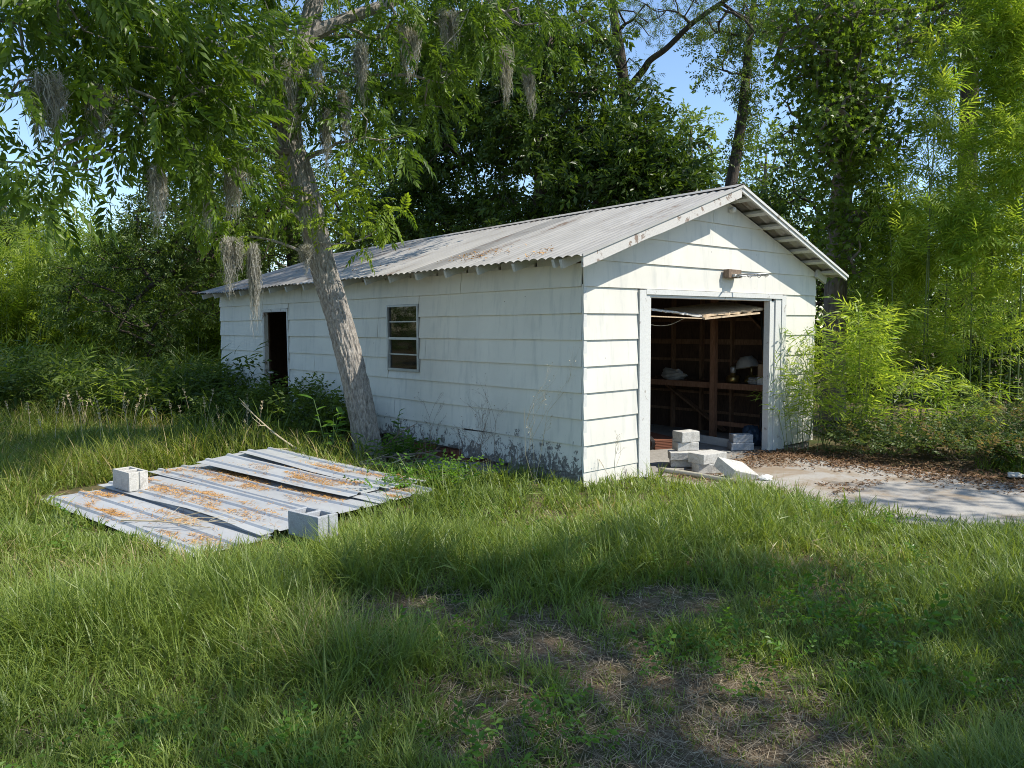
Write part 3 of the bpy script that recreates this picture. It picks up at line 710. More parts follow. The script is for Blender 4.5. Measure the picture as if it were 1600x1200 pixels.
# ---- Spanish moss clumps
def moss(px,py,d,w,h,label,n=260):
    d=d-.35; n=int(n*1.8); h=h*1.2; c=pix(px,py,d); cl=MB(); V=[];F=[]
    k=n; t=np.linspace(0,1,5)
    lob=rng.normal(size=(5,2))*w*.42; ox=lob[rng.integers(0,5,k)]+rng.normal(size=(k,2))*w*.12; ln=h*(.2+1.0*rng.random(k)**1.8)*np.exp(-.7*(np.hypot(*ox.T)/w)**2); z0=-h*.4*rng.random(k)+.06
    az=rng.random(k)*2*pi; wd=.0018+.0022*rng.random(k)
    ph=rng.random((k,2))*6.28; fr=3+4*rng.random((k,2)); am=(.012+.05*rng.random((k,1)))
    P=np.zeros((k,5,3))
    conv=1-.5*t[None,:]*rng.random((k,1))
    P[:,:,0]=ox[:,:1]*conv+am*np.sin(fr[:,:1]*t+ph[:,:1]); P[:,:,1]=ox[:,1:]*conv+am*np.sin(fr[:,1:]*t+ph[:,1:]); P[:,:,2]=z0[:,None]-ln[:,None]*t
    P+=c
    wv=np.stack([np.cos(az),np.sin(az),np.zeros(k)],-1)[:,None,:]*wd[:,None,None]*np.array([1,1,.9,.7,.3])[None,:,None]
    V=np.stack([P-wv,P+wv],2).reshape(-1,3)
    base=(np.arange(k)*10)[:,None,None]; q=np.array([[0,1,3,2],[2,3,5,4],[4,5,7,6],[6,7,9,8]])[None]
    # fuzzy curls
    m=k*4; ci=rng.integers(0,k,m); tj=rng.integers(0,5,m); p=P[ci,tj]; dv=rvec(m)*(.012+.03*rng.random((m,1))); sd=rvec(m)*.0018
    V2=np.stack([p-sd,p+sd,p+dv],1).reshape(-1,3); F2=np.arange(m*3).reshape(-1,3)+len(V)
    o=obj('spanish_moss',np.vstack([V,V2]),[(q+base).reshape(-1,4),F2],L_MOSS,None,c,np.concatenate([np.repeat(rng.random(k),10),np.repeat(rng.random(m),3)]))
    return tag(o,label,'moss','moss hanging from the pecan')
for a in [(245,268,7.9,.16,.42,'short grey moss tuft hanging left of the broken branch stub'),(335,258,9.3,.42,.55,'widest curtain of grey moss under the broken branch stub',520),(395,385,9.85,.09,.68,'long thin moss strand reaching down past the roof eave'),(358,375,9.75,.15,.45,'ragged moss tuft on the low twig left of the leaning trunk'),
          (790,80,11.0,.14,.5,'pointed moss tuft dangling in front of the dark tree above the roof'),(832,110,12.0,.12,.45,'faint narrow moss strand right of the pointed tuft above the roof'),(640,45,10.4,.2,.45,'moss tuft under the limb that leaves the trunk top rightwards'),(700,20,10.8,.2,.42,'moss tuft near the top edge above the roof centre'),
          (460,95,9.9,.3,.7,'moss veil on the leaning trunk just below the top edge',380),(340,135,9.3,.25,.5,'moss bunch among pecan leaves left of the upper trunk',300),(508,170,10.0,.12,.5,'thin moss strand just right of the upper trunk'),(540,150,10.1,.1,.45,'second thin moss strand right of the upper trunk'),
          (478,388,10.1,.07,.3,'wispy moss clinging to the trunk at eave height',120),(60,120,6.7,.3,.4,'dark moss bunch in the leaves at the upper left edge',300),(150,140,7.3,.2,.35,'moss bunch in the leaves left of the sky gap'),(565,70,10.0,.14,.5,'moss strand under the pale limb beside the trunk fork')]:
    moss(*a)

# ---- dense dark tree behind the roof
B=lambda L:[bl(*q) if len(q)==5 else q for q in L]
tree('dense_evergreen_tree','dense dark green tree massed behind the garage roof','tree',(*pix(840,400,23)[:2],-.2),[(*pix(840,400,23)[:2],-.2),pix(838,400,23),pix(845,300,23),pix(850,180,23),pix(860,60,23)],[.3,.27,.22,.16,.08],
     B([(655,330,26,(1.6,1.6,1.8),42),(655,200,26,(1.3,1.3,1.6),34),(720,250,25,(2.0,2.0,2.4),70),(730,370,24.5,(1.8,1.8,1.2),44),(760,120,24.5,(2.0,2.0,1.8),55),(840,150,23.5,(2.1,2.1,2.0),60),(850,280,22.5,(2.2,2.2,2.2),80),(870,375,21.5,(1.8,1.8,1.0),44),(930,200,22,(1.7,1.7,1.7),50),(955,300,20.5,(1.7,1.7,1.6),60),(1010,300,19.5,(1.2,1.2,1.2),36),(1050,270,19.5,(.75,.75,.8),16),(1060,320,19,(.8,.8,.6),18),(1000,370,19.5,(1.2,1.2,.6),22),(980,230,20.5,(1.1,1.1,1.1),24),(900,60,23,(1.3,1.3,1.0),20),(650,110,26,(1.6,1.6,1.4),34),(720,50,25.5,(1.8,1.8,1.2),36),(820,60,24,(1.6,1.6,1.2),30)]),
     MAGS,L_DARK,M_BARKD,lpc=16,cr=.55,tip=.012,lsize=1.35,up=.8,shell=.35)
# ---- open-branched tree whose limbs arch across the sky gap
tree('willow_oak_tree','thin leaved tree with dark limbs arching across the sky gap','tree',(*pix(985,300,25)[:2],-.2),[(*pix(985,300,25)[:2],-.2),pix(985,300,25),pix(978,180,25),pix(970,90,25),pix(955,0,25),pix(940,-120,25)],[.28,.24,.2,.17,.13,.06],
     B([(930,40,24,(1.3,1.3,.8),26),(990,30,24,(1.2,1.2,.8),22),(1060,20,23.5,(1.4,1.4,.6),22),(1150,20,23,(1.5,1.5,.5),24),(960,120,24.5,(1.0,1.0,.8),16),(1000,150,24,(.8,.8,.6),10),(1020,-60,24,(2.5,2.5,1.0),30),(1180,50,22,(.9,.9,.5),12)]),
     BAM,L_OAK,M_BARKD,lpc=9,cr=.42,tip=.011,lsize=.9,droop=.5,
     limbs=[([pix(*q) for q in [(980,140,25),(1005,110,24.5),(1016,94,24.2),(1042,75,24),(1080,38,23.6),(1125,6,23),(1180,-30,22.5)]],[.12,.11,.1,.09,.08,.07,.05]),
            ([pix(*q) for q in [(975,120,25),(950,70,24.5),(925,40,24.3),(900,20,24),(880,-20,24)]],[.1,.09,.07,.06,.04]),([pix(*q) for q in [(978,150,25),(930,100,24.3),(900,75,24),(880,50,24)]],[.07,.06,.04,.03])])
# ---- slender vine-clad tree in the sky gap
vt=[(1135,420,27),(1140,310,27),(1147,262,27),(1157,200,27),(1165,130,27),(1170,70,27),(1178,0,27),(1185,-120,27)]
vts=[pix(*q) for q in vt]
tree('vine_clad_tree','slender tall tree wrapped in vines standing alone against blue sky','tree',(*vts[0][:2],-.2),[(*vts[0][:2],-.2)]+vts,[.26,.24,.22,.20,.18,.16,.13,.1,.05],
     B([(1130,110,26.5,(1.0,1.0,.7),16),(1185,70,27,(.9,.9,1.0),18),(1180,20,27,(1.4,1.4,.8),24),(1120,50,27,(1.2,1.2,.6),16),(1175,130,27,(.45,.45,1.1),14),(1168,190,27,(.4,.4,.9),10),(1152,240,27,(.35,.35,.7),7)]),
     SMALL,L_OAK,M_BARKD,lpc=12,cr=.4,tip=.01,lsize=1.9,limbs=[([pix(*q) for q in [(1170,55,27),(1195,35,26),(1215,40,25),(1250,65,24)]],[.1,.09,.08,.06])])
# ---- sweetgum right of the garage
gt=[(1304,520,15),(1306,440,15),(1312,340,15),(1322,240,15),(1330,120,15),(1335,0,15),(1338,-160,15.2),(1345,-500,15.5),(1350,-900,16)]
gts=[pix(*q) for q in gt]
tree('sweetgum_tree','tall sweetgum tree with star shaped leaves and thick grey trunk beside the gable','tree',(*gts[0][:2],-.2),[(*gts[0][:2],-.2)]+gts,[.24,.21,.2,.2,.19,.18,.17,.15,.12,.05],
     B([(1325,400,14,(.55,.55,.8),22),(1345,330,14,(.5,.5,.6),18),(1300,340,13.9,(.3,.3,.4),10),(1290,55,13.6,(.95,.95,.9),44),(1335,140,13.4,(.85,.85,.9),42),(1280,150,13.8,(.7,.7,.8),30),(1300,230,13.6,(.7,.7,.7),32),(1345,235,13.8,(.6,.6,.6),18),(1255,90,14,(.55,.55,.7),20),(1300,290,13.8,(.35,.35,.35),12),(1370,50,13.6,(.8,.8,.8),26),(1240,200,14.4,(.4,.4,.7),10),(1420,40,14.5,(1.2,1.2,.9),34),(1480,20,15,(1.3,1.3,.8),30),(1560,0,15,(1.3,1.3,.8),28),(1240,20,14.5,(.8,.8,.8),22),
        (1310,100,13.2,(.8,.8,.8),34),(1320,190,13.2,(.7,.7,.8),34),(1360,180,13.3,(.7,.7,.8),26),(1330,20,13.2,(.9,.9,.6),30),(1330,-150,15,(2.6,2.6,1.6),60),(1200,-280,16,(2.6,2.6,1.8),60),(1345,-480,15.5,(3.2,3.2,2.4),80),(1150,-500,17,(2.8,2.8,2.2),60),(1345,-800,16,(2.8,2.8,2.4),60),(1100,-300,18,(2.2,2.2,1.6),40),((4.9,1.6,10.6),(1.5,1.5,.9),40),((4.9,3.4,10.6),(1.6,1.6,.9),56),((5.0,5.4,10.8),(1.6,1.6,.9),70),((4.9,3.0,11.3),(2.0,2.0,.9),60)]),
     STAR,L_GUM,M_BARK2,lpc=18,cr=.42,tip=.011,lsize=.112,ridge=.03,sides=30,tn=10,droop=.5,up=.6,shell=.35)
# second trunk and dark understorey trees behind the bamboo
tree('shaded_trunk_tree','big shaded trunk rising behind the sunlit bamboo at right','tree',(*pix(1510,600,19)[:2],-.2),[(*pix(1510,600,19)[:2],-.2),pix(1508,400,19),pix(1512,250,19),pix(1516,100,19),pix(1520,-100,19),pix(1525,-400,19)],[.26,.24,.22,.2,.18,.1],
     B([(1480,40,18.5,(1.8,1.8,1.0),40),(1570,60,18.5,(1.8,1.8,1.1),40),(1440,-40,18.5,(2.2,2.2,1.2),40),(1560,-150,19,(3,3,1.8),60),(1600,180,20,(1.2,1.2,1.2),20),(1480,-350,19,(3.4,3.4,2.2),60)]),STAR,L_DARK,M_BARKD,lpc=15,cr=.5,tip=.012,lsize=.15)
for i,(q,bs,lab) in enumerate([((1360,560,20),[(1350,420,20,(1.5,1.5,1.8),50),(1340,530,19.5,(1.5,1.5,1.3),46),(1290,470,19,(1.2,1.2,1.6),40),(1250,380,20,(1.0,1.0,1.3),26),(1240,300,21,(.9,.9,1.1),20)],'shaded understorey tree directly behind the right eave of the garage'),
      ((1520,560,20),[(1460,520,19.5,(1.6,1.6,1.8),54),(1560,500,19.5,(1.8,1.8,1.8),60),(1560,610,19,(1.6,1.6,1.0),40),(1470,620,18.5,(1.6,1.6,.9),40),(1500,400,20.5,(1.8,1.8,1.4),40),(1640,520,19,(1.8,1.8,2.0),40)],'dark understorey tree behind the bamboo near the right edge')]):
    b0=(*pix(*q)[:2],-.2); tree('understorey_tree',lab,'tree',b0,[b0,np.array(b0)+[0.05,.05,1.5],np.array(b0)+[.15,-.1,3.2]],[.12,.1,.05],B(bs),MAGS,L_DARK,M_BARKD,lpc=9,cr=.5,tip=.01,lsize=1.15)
# ---- arching oak at left behind the far end of the garage
ot=[(470,470,25),(462,400,25),(450,340,25),(440,250,25),(430,150,25),(425,0,25)]
ots=[pix(*q) for q in ot]
tree('arching_oak_tree','dark oak with limbs arching down left of the garage far end','tree',(*ots[0][:2],-.2),[(*ots[0][:2],-.2)]+ots,[.34,.32,.3,.27,.22,.16,.08],
     B([(330,300,23,(1.6,1.6,1.2),40),(275,330,22,(1.2,1.2,1.0),30),(215,335,21.5,(.6,.6,.6),9),(190,395,21,(.7,.7,.5),9),(220,420,21,(1.2,1.2,.8),26),(300,400,22,(1.4,1.4,.8),28),(140,470,20.5,(.9,.9,.7),18),(200,490,20.5,(1.0,1.0,.6),20),(110,430,20.5,(.7,.7,.6),10),(390,330,23.5,(1.3,1.3,1.2),34),(420,400,24,(1.4,1.4,.8),30),(520,300,24,(1.3,1.3,1.3),30),(560,380,25,(1.3,1.3,.8),20),(330,220,23,(1.6,1.6,1.0),26),(430,200,24,(1.6,1.6,1.2),30),(590,250,26,(1.4,1.4,1.6),24),(290,250,22.5,(.9,.9,.6),10),(240,540,20.5,(.8,.8,.4),10),(350,370,22,(1.5,1.5,1.0),40),(440,300,23.5,(1.6,1.6,1.3),44),(270,380,21.5,(1.2,1.2,.8),26),(330,460,21.5,(1.3,1.3,.7),26),(250,500,20.8,(1.0,1.0,.5),18),(500,380,24,(1.4,1.4,1.0),30),(450,60,25,(3,3,2),50),(330,110,24,(2.2,2.2,1.3),36),(600,60,26,(2.6,2.6,2),40)]),
     OAKS,L_OAK,M_BARKD,lpc=9,cr=.48,tip=.011,lsize=1.25,
     limbs=[([pix(*q) for q in [(455,360,25),(400,372,24),(340,395,22.5),(280,420,21.5),(220,460,20.8),(185,515,20.3)]],[.17,.15,.12,.09,.06,.03]),([pix(*q) for q in [(452,340,25),(370,330,23.5),(290,325,22.3),(210,330,21.5)]],[.15,.12,.08,.04]),
            ([pix(*q) for q in [(400,372,24),(350,420,22.5),(300,445,21.5),(260,480,21)]],[.1,.08,.06,.03])])
# ---- distant trees closing the horizon
far=[(-60,330,40,(3.2,3.2,2.6),'pale mossy tree far off at the left edge'),(40,345,42,(2.6,2.6,2.2),'rounded light green tree far off left of the oak'),(610,330,42,(2.6,2.6,3.4),'light green tree glimpsed right of the leaning trunk'),(700,390,45,(3,3,2),'pale treetop just above the roof right of the leaning trunk'),
     (1078,235,42,(1.5,1.5,2.6),'small pale tree far off left of the vine clad trunk'),(1195,290,42,(1.7,1.7,3.4),'wispy pale tree far off right of the vine clad trunk'),(1130,400,46,(3.5,3.5,2.5),'low pale tree far behind the garage ridge'),(450,420,46,(4,4,3.4),'hazy green tree far behind the oak limbs'),(250,420,48,(4,4,3),'far green tree behind the bamboo thicket')]
for (x,y,d,r,lab) in far:
    c=pix(x,y,d); b0=np.array([c[0],c[1],-.2]); n=int(14*r[0]*r[2])
    tree('distant_tree',lab,'tree',b0,[b0,b0+[.1,.1,c[2]*.4],c+[0,0,-r[2]*.3],c+[.1,0,r[2]*.5]],[.3,.25,.16,.05],[(c,r,n),(c+np.array([r[0]*.5,-r[1]*.2,-r[2]*.6]),np.array(r)*.6,n//3),(c+np.array([-r[0]*.6,r[1]*.2,-r[2]*.7]),np.array(r)*.6,n//3)],FARS,L_FAR,M_BARK2,lpc=6,cr=.8,tip=.013,lsize=1.25,group='distant trees',crown_name='crown')
for x,y,h,lab in [(-11.5,16.5,8,'broad tree left of the view opposite the side wall'),(-15,21.5,9,'tall tree left of the view behind the field')]:
    b0=np.array([x,y,-.2]); c=b0+[0,0,h*.62]; tree('yard_tree',lab,'tree',b0,[b0,b0+[.1,.1,h*.3],c,c+[0,0,h*.25]],[.25,.2,.12,.04],[(c,(2.6,2.6,h*.36),70),(c+[1.2,.6,-1.2],(1.8,1.8,1.3),36),(c+[-1.2,-.8,-1],(1.8,1.8,1.3),36)],FARS,L_OAK,M_BARK2,lpc=7,cr=.7,tip=.013,lsize=1.1)
# surrounding woods beyond and behind, one mass
cl=Cloud()
def woods(n, f):
    p=f(n); D=unit(rvec(n)+[0,0,-.2]); cl.mix(FARS,D,rvec(n)+[0,0,.5],p,2.6+1.6*rng.random(n),rng.random(n))
def ring(n):
    a=rng.random(n)*2*pi; R=50+8*rng.random(n)+6*np.sin(a*3); h=4.4+1.0*np.sin(a*9)+.8*np.sin(a*23+1); z=-.2+h*rng.random(n)**.8
    return np.stack([-2+R*np.cos(a),R*np.sin(a),z],-1)
woods(4500, ring)
tag(cl.build('far_woods', L_FAR), 'far band of green woods closing the view all round', None, None, 'stuff')

# ------------------------------------------------------------------ shade tree standing outside the view, right of the camera
b0=np.array([2.6,-11.6,-.15]); ctr=np.array([.84,-10.65,8.0]); sb=[]
for i in range(19):
    q=rvec(1)[0]*(.35+.65*rng.random()); s_,a_,h_=q[0]*3.1,q[1]*4.4,q[2]*2.3
    sb.append((ctr+np.array([.808*s_-.589*a_,.589*s_+.808*a_,h_]),(.85,.85,.6),11))
sb+=[((6.4,-8.6,7.0),(1.3,1.3,.7),20),((5.4,-9.6,6.8),(1.3,1.3,.7),18)]
tree('shade_oak_tree','large oak outside the frame whose crown dapples the lawn','tree',b0,[b0,b0+[-.1,.1,2],b0+[-.5,.3,4.2],ctr+[0,0,-1],ctr+[0,0,1.5]],[.34,.28,.25,.18,.06],sb,OAKS,L_OAK,M_BARKD,lpc=6,cr=.4,tip=.011,lsize=1.7)

# ------------------------------------------------------------------ bamboo
def bamboo(name,label,group,base,top,ns,arch=.5,r=.02,start=.25,spread=.55,size=1.0,tm=BAM,lm=L_BAM):
    base=np.array(base,float); top=np.array(top,float); root=thing(name,base,label,'bamboo',group)
    mid=base*.45+top*.55; mid[2]=base[2]+.68*(top[2]-base[2]); mid[:2]=base[:2]+(top[:2]-base[:2])*.3
    P=catmull([base,base*.72+mid*.28+[0,0,.0],mid,top],10); m=len(P)
    V,Q,T=tube(P,np.linspace(r,r*.22,m),6); wood=MB().add(V,Q,T)
    H=np.linalg.norm(top-base)
    for k in range(int(H/.35)):                         # nodes
        i=int(k/(H/.35)*(m-2)); t=P[i+1]-P[i]; t/=np.linalg.norm(t); rr=r*(1-.78*i/m)
        V,Q,T=tube([P[i]-t*.006,P[i]+t*.006],[rr*1.25]*2,6); wood.add(V,Q,T)
    nb=max(5,ns//9); f=start+(1-start)*rng.random(nb)**.85; pos=[];dirs=[]
    for q in f:
        p=P[min(int(q*(m-1)),m-1)]; a=rng.random()*2*pi; L=spread*(.5+.9*rng.random())*(1.25-.8*q)
        d=np.array([cos(a),sin(a),.55+.5*rng.random()]); d/=np.linalg.norm(d); e=p+d*L+[0,0,-.25*L*L]
        V,Q,T=tube([p,(p+e)/2+[0,0,.05*L],e],[.004,.003,.0015],3,False); wood.add(V,Q)
        for j in range(9): t=.25+.75*rng.random(); pos.append(p*(1-t)+e*t+rng.normal(size=3)*.05); dirs.append(d)
    pos=np.array(pos); dirs=np.array(dirs); n=len(pos)
    D=unit(dirs*.8+rvec(n)*.8+[0,0,-.15]); Nn=rvec(n)*.6+[0,0,.9]
    wood.build('culm',M_CULM,root,smooth=True)
    Cloud().mix(tm,D,Nn,pos,size*(.75+.5*rng.random(n)),rng.random(n)).build('foliage',lm,root)
    return root
g_='tall bamboo culms right of the garage'
ORD='first second third fourth fifth sixth seventh eighth ninth tenth eleventh twelfth thirteenth fourteenth fifteenth sixteenth seventeenth eighteenth nineteenth twentieth'.split()
CULMS=[(1395,13.5,1372,250,330,'bamboo culm nearest the gable leaning slightly left'),(1438,13.2,1478,60,200,'dark bamboo culm with a bare lower half right of the sweetgum trunk'),(1448,13.4,1440,110,200,None),(1472,13.8,1492,80,200,'straight bamboo culm crossing the pale sky gap'),(1530,14,1562,-40,350,None),(1545,13.6,1540,-30,350,None),(1575,14,1605,-60,370,None),(1600,13.5,1582,10,370,None),(1625,13.2,1562,60,370,None),(1500,15.2,1530,180,300,None),(1420,15,1405,330,330,None),(1352,15.6,1350,330,330,None),(1590,12.6,1592,190,400,None),(1480,16,1452,300,320,None),(1640,13,1602,-100,370,None),(1560,16,1600,90,350,None),(1380,14.6,1425,400,300,None),(1515,12.8,1512,330,300,None),(1660,14,1640,0,350,None)]
CULMS.sort(key=lambda q:q[0])
for ci_,(bx,d,tx,ty,ns,lab) in enumerate(CULMS):
    b0=pix(bx,640,d); b0[2]=-.22
    bamboo('bamboo_culm',lab or ORD[ci_]+' tall bamboo culm counted from the gable towards the right edge',g_,b0,pix(tx,ty,d),int(ns*1.6),start=.40 if ns>250 else .5,spread=.8,size=1.15)
# young bamboo bush beside the gable
def bush_stems(name,label,cat,base,n,rad,h,tm,lm,size,ns,stem=M_CULM,group=None,lean=.5,sr=.006):
    base=np.array(base,float); root=thing(name,base,label,cat,group); wood=MB(); pos=[];dirs=[]
    for i in range(n):
        a=rng.random()*2*pi; r0=rad*.45*rng.random()**.5; p=base+[cos(a)*r0,sin(a)*r0,0]; hh=h*(.45+.55*rng.random()); a2=a+rng.normal()*.5
        e=p+np.array([cos(a2)*rad*lean*rng.random()*1.4,sin(a2)*rad*lean*rng.random()*1.4,hh]); m=(p+e)/2+np.array([0,0,.12*hh])
        P=catmull([p,m,e],6); V,Q,T=tube(P,np.linspace(sr,sr*.3,len(P)),4,False); wood.add(V,Q)
        for j in range(ns):
            t=.15+.85*rng.random()**.75; q=P[min(int(t*(len(P)-1)),len(P)-1)]; b=rng.random()*2*pi; d=np.array([cos(b),sin(b),.35+.4*rng.random()]); L=.12+.3*rng.random()*(1.1-t)
            pos.append(q+d*L*rng.random()); dirs.append(d)
    pos=np.array(pos);dirs=np.array(dirs);k=len(pos)
    tag(wood.build('stems',stem,root),kind='stuff')
    Cloud().mix(tm,unit(dirs+rvec(k)*.6),rvec(k)*.6+[0,0,.9],pos,size*(.7+.6*rng.random(k)),rng.random(k)).build('foliage',lm,root)
    return root
bush_stems('bamboo_bush','young yellow green bamboo bush crowding the right corner of the gable','bush',(5.05,-.7,-.22),26,1.05,2.25,BAMS,L_BAM,.95,32)
bush_stems('bamboo_bush','small bamboo sprouts against the white boards right of the opening','bush',(4.35,-.32,-.22),8,.5,1.35,BAMS,L_BAM,.8,16)
bush_stems('bamboo_bush','low bamboo clump right of the young bamboo bush','bush',(6.25,-1.65,-.22),9,.6,1.25,BAMS,L_BAM,.95,18)
bush_stems('bamboo_bush','bamboo bush cut by the right edge of the view','bush',(6.35,-3.55,-.22),13,.55,2.2,BAMS,L_BAM,.95,24)
for x,y,h,r,lab in [(4.75,-1.25,.42,.5,'low ivy covered shrub at the foot of the young bamboo bush'),(5.35,-1.7,.5,.6,'pale leaved shrub left of the low bamboo clump'),(5.2,-2.35,.42,.6,'dry mixed shrub between leaf litter and low bamboo clump'),(5.6,-2.9,.5,.6,'leafy shrub behind the bright grass tuft at right'),(5.0,-3.3,.38,.55,'low shrub nearest the driveway at the right edge'),(7.4,-2.2,.9,.9,'dark shrub deep behind the low bamboo clump'),(7.2,-3.8,.8,.9,'shrub behind the bamboo bush at the right edge')]:
    bush_stems('low_shrub',lab,'shrub',(x,y,-.23),26,r*1.3,h,SMALL,L_SHRUB,1.0,18,M_TWIG,lean=.9,sr=.004)
# far-left thicket, one mass
cl=Cloud(); wood=MB(); n=330
for i in range(n):
    px=-220+660*rng.random(); d=25+7*rng.random(); hh=(2.6+3.4*_h(int(px/28)+900,7,3)*.8+.9*rng.random())*(1.0 if px<120 else .95); b0=pix(px,560,d); b0[2]=-.25; e=b0+np.array([.5*rng.normal(),.5*rng.normal(),hh])
    V,Q,T=tube([b0,(b0+e)/2,e],[.015,.012,.005],4,False); wood.add(V,Q)
    k=42; t=.08+.92*rng.random(k)**.8; p=b0+(e-b0)*t[:,None]+rng.normal(size=(k,3))*[.38,.38,.18]; cl.mix(BAM,unit(rvec(k)+[0,0,.1]),rvec(k)*.6+[0,0,.8],p,1.7+.7*rng.random(k),rng.random(k))
o=wood.build('bamboo_stems',M_CULM); tag(o,'thin culms of the far bamboo thicket left of the garage',None,None,'stuff')
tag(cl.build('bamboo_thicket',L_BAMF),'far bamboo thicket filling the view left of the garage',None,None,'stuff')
# undergrowth between thicket and garage
cl=Cloud(); n=5200; px=-150+560*rng.random(n); d=14.5+6*rng.random(n); b0=np.array([pix(a,560,c) for a,c in zip(px,d)]); keep=~((b0[:,0]>-.3)&(b0[:,1]<11)); b0=b0[keep]
hgt=(.5+.9*n2(b0[:,0],b0[:,1],.6))*1.0; b0[:,2]=-.22+hgt*rng.random(len(b0)); k=len(b0)
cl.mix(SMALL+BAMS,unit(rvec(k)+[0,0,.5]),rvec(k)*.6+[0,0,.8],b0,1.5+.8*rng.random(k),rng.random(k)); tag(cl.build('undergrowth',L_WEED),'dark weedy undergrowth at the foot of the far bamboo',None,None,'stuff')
bush_stems('wall_weed','dark leafy weeds against the far corner of the side wall','weed',(-.55,10.0,-.2),22,1.0,1.15,SMALL,L_WEED,1.5,16,M_STEM)
bush_stems('wall_weed','dark weeds at the foot of the side door','weed',(-.5,8.6,-.25),16,.8,.75,SMALL,L_WEED,1.4,14,M_STEM)
bush_stems('wall_weed','leafy weeds along the wall between side door and trunk','weed',(-.45,6.0,-.25),34,1.0,1.0,SMALL,L_WEED,1.4,14,M_STEM)
bush_stems('wall_weed','tall weeds before the wall just left of the trunk','weed',(-.75,4.7,-.25),22,.7,.9,SMALL,L_WEED,1.4,14,M_STEM)
bush_stems('wall_weed','weeds filling the ground before the side door','weed',(-1.1,7.4,-.22),26,.9,.7,SMALL,L_WEED,1.4,12,M_STEM)
bush_stems('wall_weed','bamboo seedling catching light in the shaded field at left','weed',(-2.6,9.3,-.2),7,.8,1.5,BAMS,L_BAM,1.0,9)

# ------------------------------------------------------------------ grass
def blades(B, az, L, th0, bend, w, seg=3):
    n=len(B); t=np.linspace(0,1,seg+1); th=th0[:,None]+bend[:,None]*(t[None,:-1]+.5/seg); st=L[:,None]/seg
    hx=np.concatenate([np.zeros((n,1)),np.cumsum(np.sin(th)*st,1)],1); hz=np.concatenate([np.zeros((n,1)),np.cumsum(np.cos(th)*st,1)],1)
    P=B[:,None,:]+np.stack([np.cos(az)[:,None]*hx,np.sin(az)[:,None]*hx,hz],-1)
    sd=np.stack([-np.sin(az),np.cos(az),np.zeros(n)],-1)+.35*rng.normal(size=(n,3)); sd=unit(sd)[:,None,:]*w[:,None,None]/2*(1-.75*t[None,:-1,None]**1.5)
    V=np.concatenate([np.stack([P[:,:-1]-sd,P[:,:-1]+sd],2).reshape(n,-1,3),P[:,-1:]],1)
    f=[]
    for k in range(seg-1): a=2*k; f+=[[a,a+1,a+3],[a,a+3,a+2]]
    a=2*(seg-1); f.append([a,a+1,a+2]); m=2*seg+1
    F=np.array(f)[None]+(np.arange(n)*m)[:,None,None]
    return V.reshape(-1,3),F.reshape(-1,3),m
E2=np.array([.145,-.9894]); E1=np.array([.9894,.145]); SO=np.array([-4.86,3.12])
def on_sheets(x,y,m=.0):
    dx=x-SO[0]; dy=y-SO[1]; u=dx*E1[0]+dy*E1[1]; v=dx*E2[0]+dy*E2[1]
    return (u>-m)&(u<2.72+m)&(v>-.45-m)&(v<3.12+m*.5)
BARE=[(pix(650,965,5.3),.55),(pix(830,1010,5),.6),(pix(980,1060,4.7),.55),(pix(1120,1150,4.2),.55),(pix(760,1120,4.2),.5),(pix(940,1180,4.0),.5),(pix(1010,950,5.4),.45),(pix(700,940,5.6),.4)]
BARE=[(CAM+(p-CAM)*((CAM[2]+.12)/(CAM[2]-p[2])),r) for p,r in BARE]
def bare(x,y):
    b=np.zeros_like(x)
    for p,r in BARE: b=np.maximum(b,np.exp(-((x-p[0])**2+(y-p[1])**2)/(.95*r*r)))
    return np.clip(b*1.25+.9*(n2(x,y,3.1,2)-.55),0,1)
def sample(n, d0, d1, pw, wid=.74):
    pw = .999 if pw == 1 else pw
    d=(d0**(1-pw)+(d1**(1-pw)-d0**(1-pw))*rng.random(n))**(1/(1-pw)); lat=(rng.random(n)*2-1)*(wid*d+.9)
    f=np.array([CF[0],CF[1]])/np.hypot(CF[0],CF[1]); r=np.array([f[1],-f[0]])
    return CAM[0]+f[0]*d+r[0]*lat, CAM[1]+f[1]*d+r[1]*lat, d
def off_limits(x,y):
    sh=(x>-.06)&(x<W_+.05)&(y>-.06); dr=(x>1.35+.35*n2(x,y,2.0))&(x<4.6)&(y>-30)
    lit=(x>.9)&(y>-1.0); far=(x>3.9)&(y>-2.6)
    wl_=(x>-1.5+.5*n2(x,y,1.5))&(y>.9)
    return sh|dr|lit|far|wl_|on_sheets(x,y)
cl=[[],[],[]]; nv=0
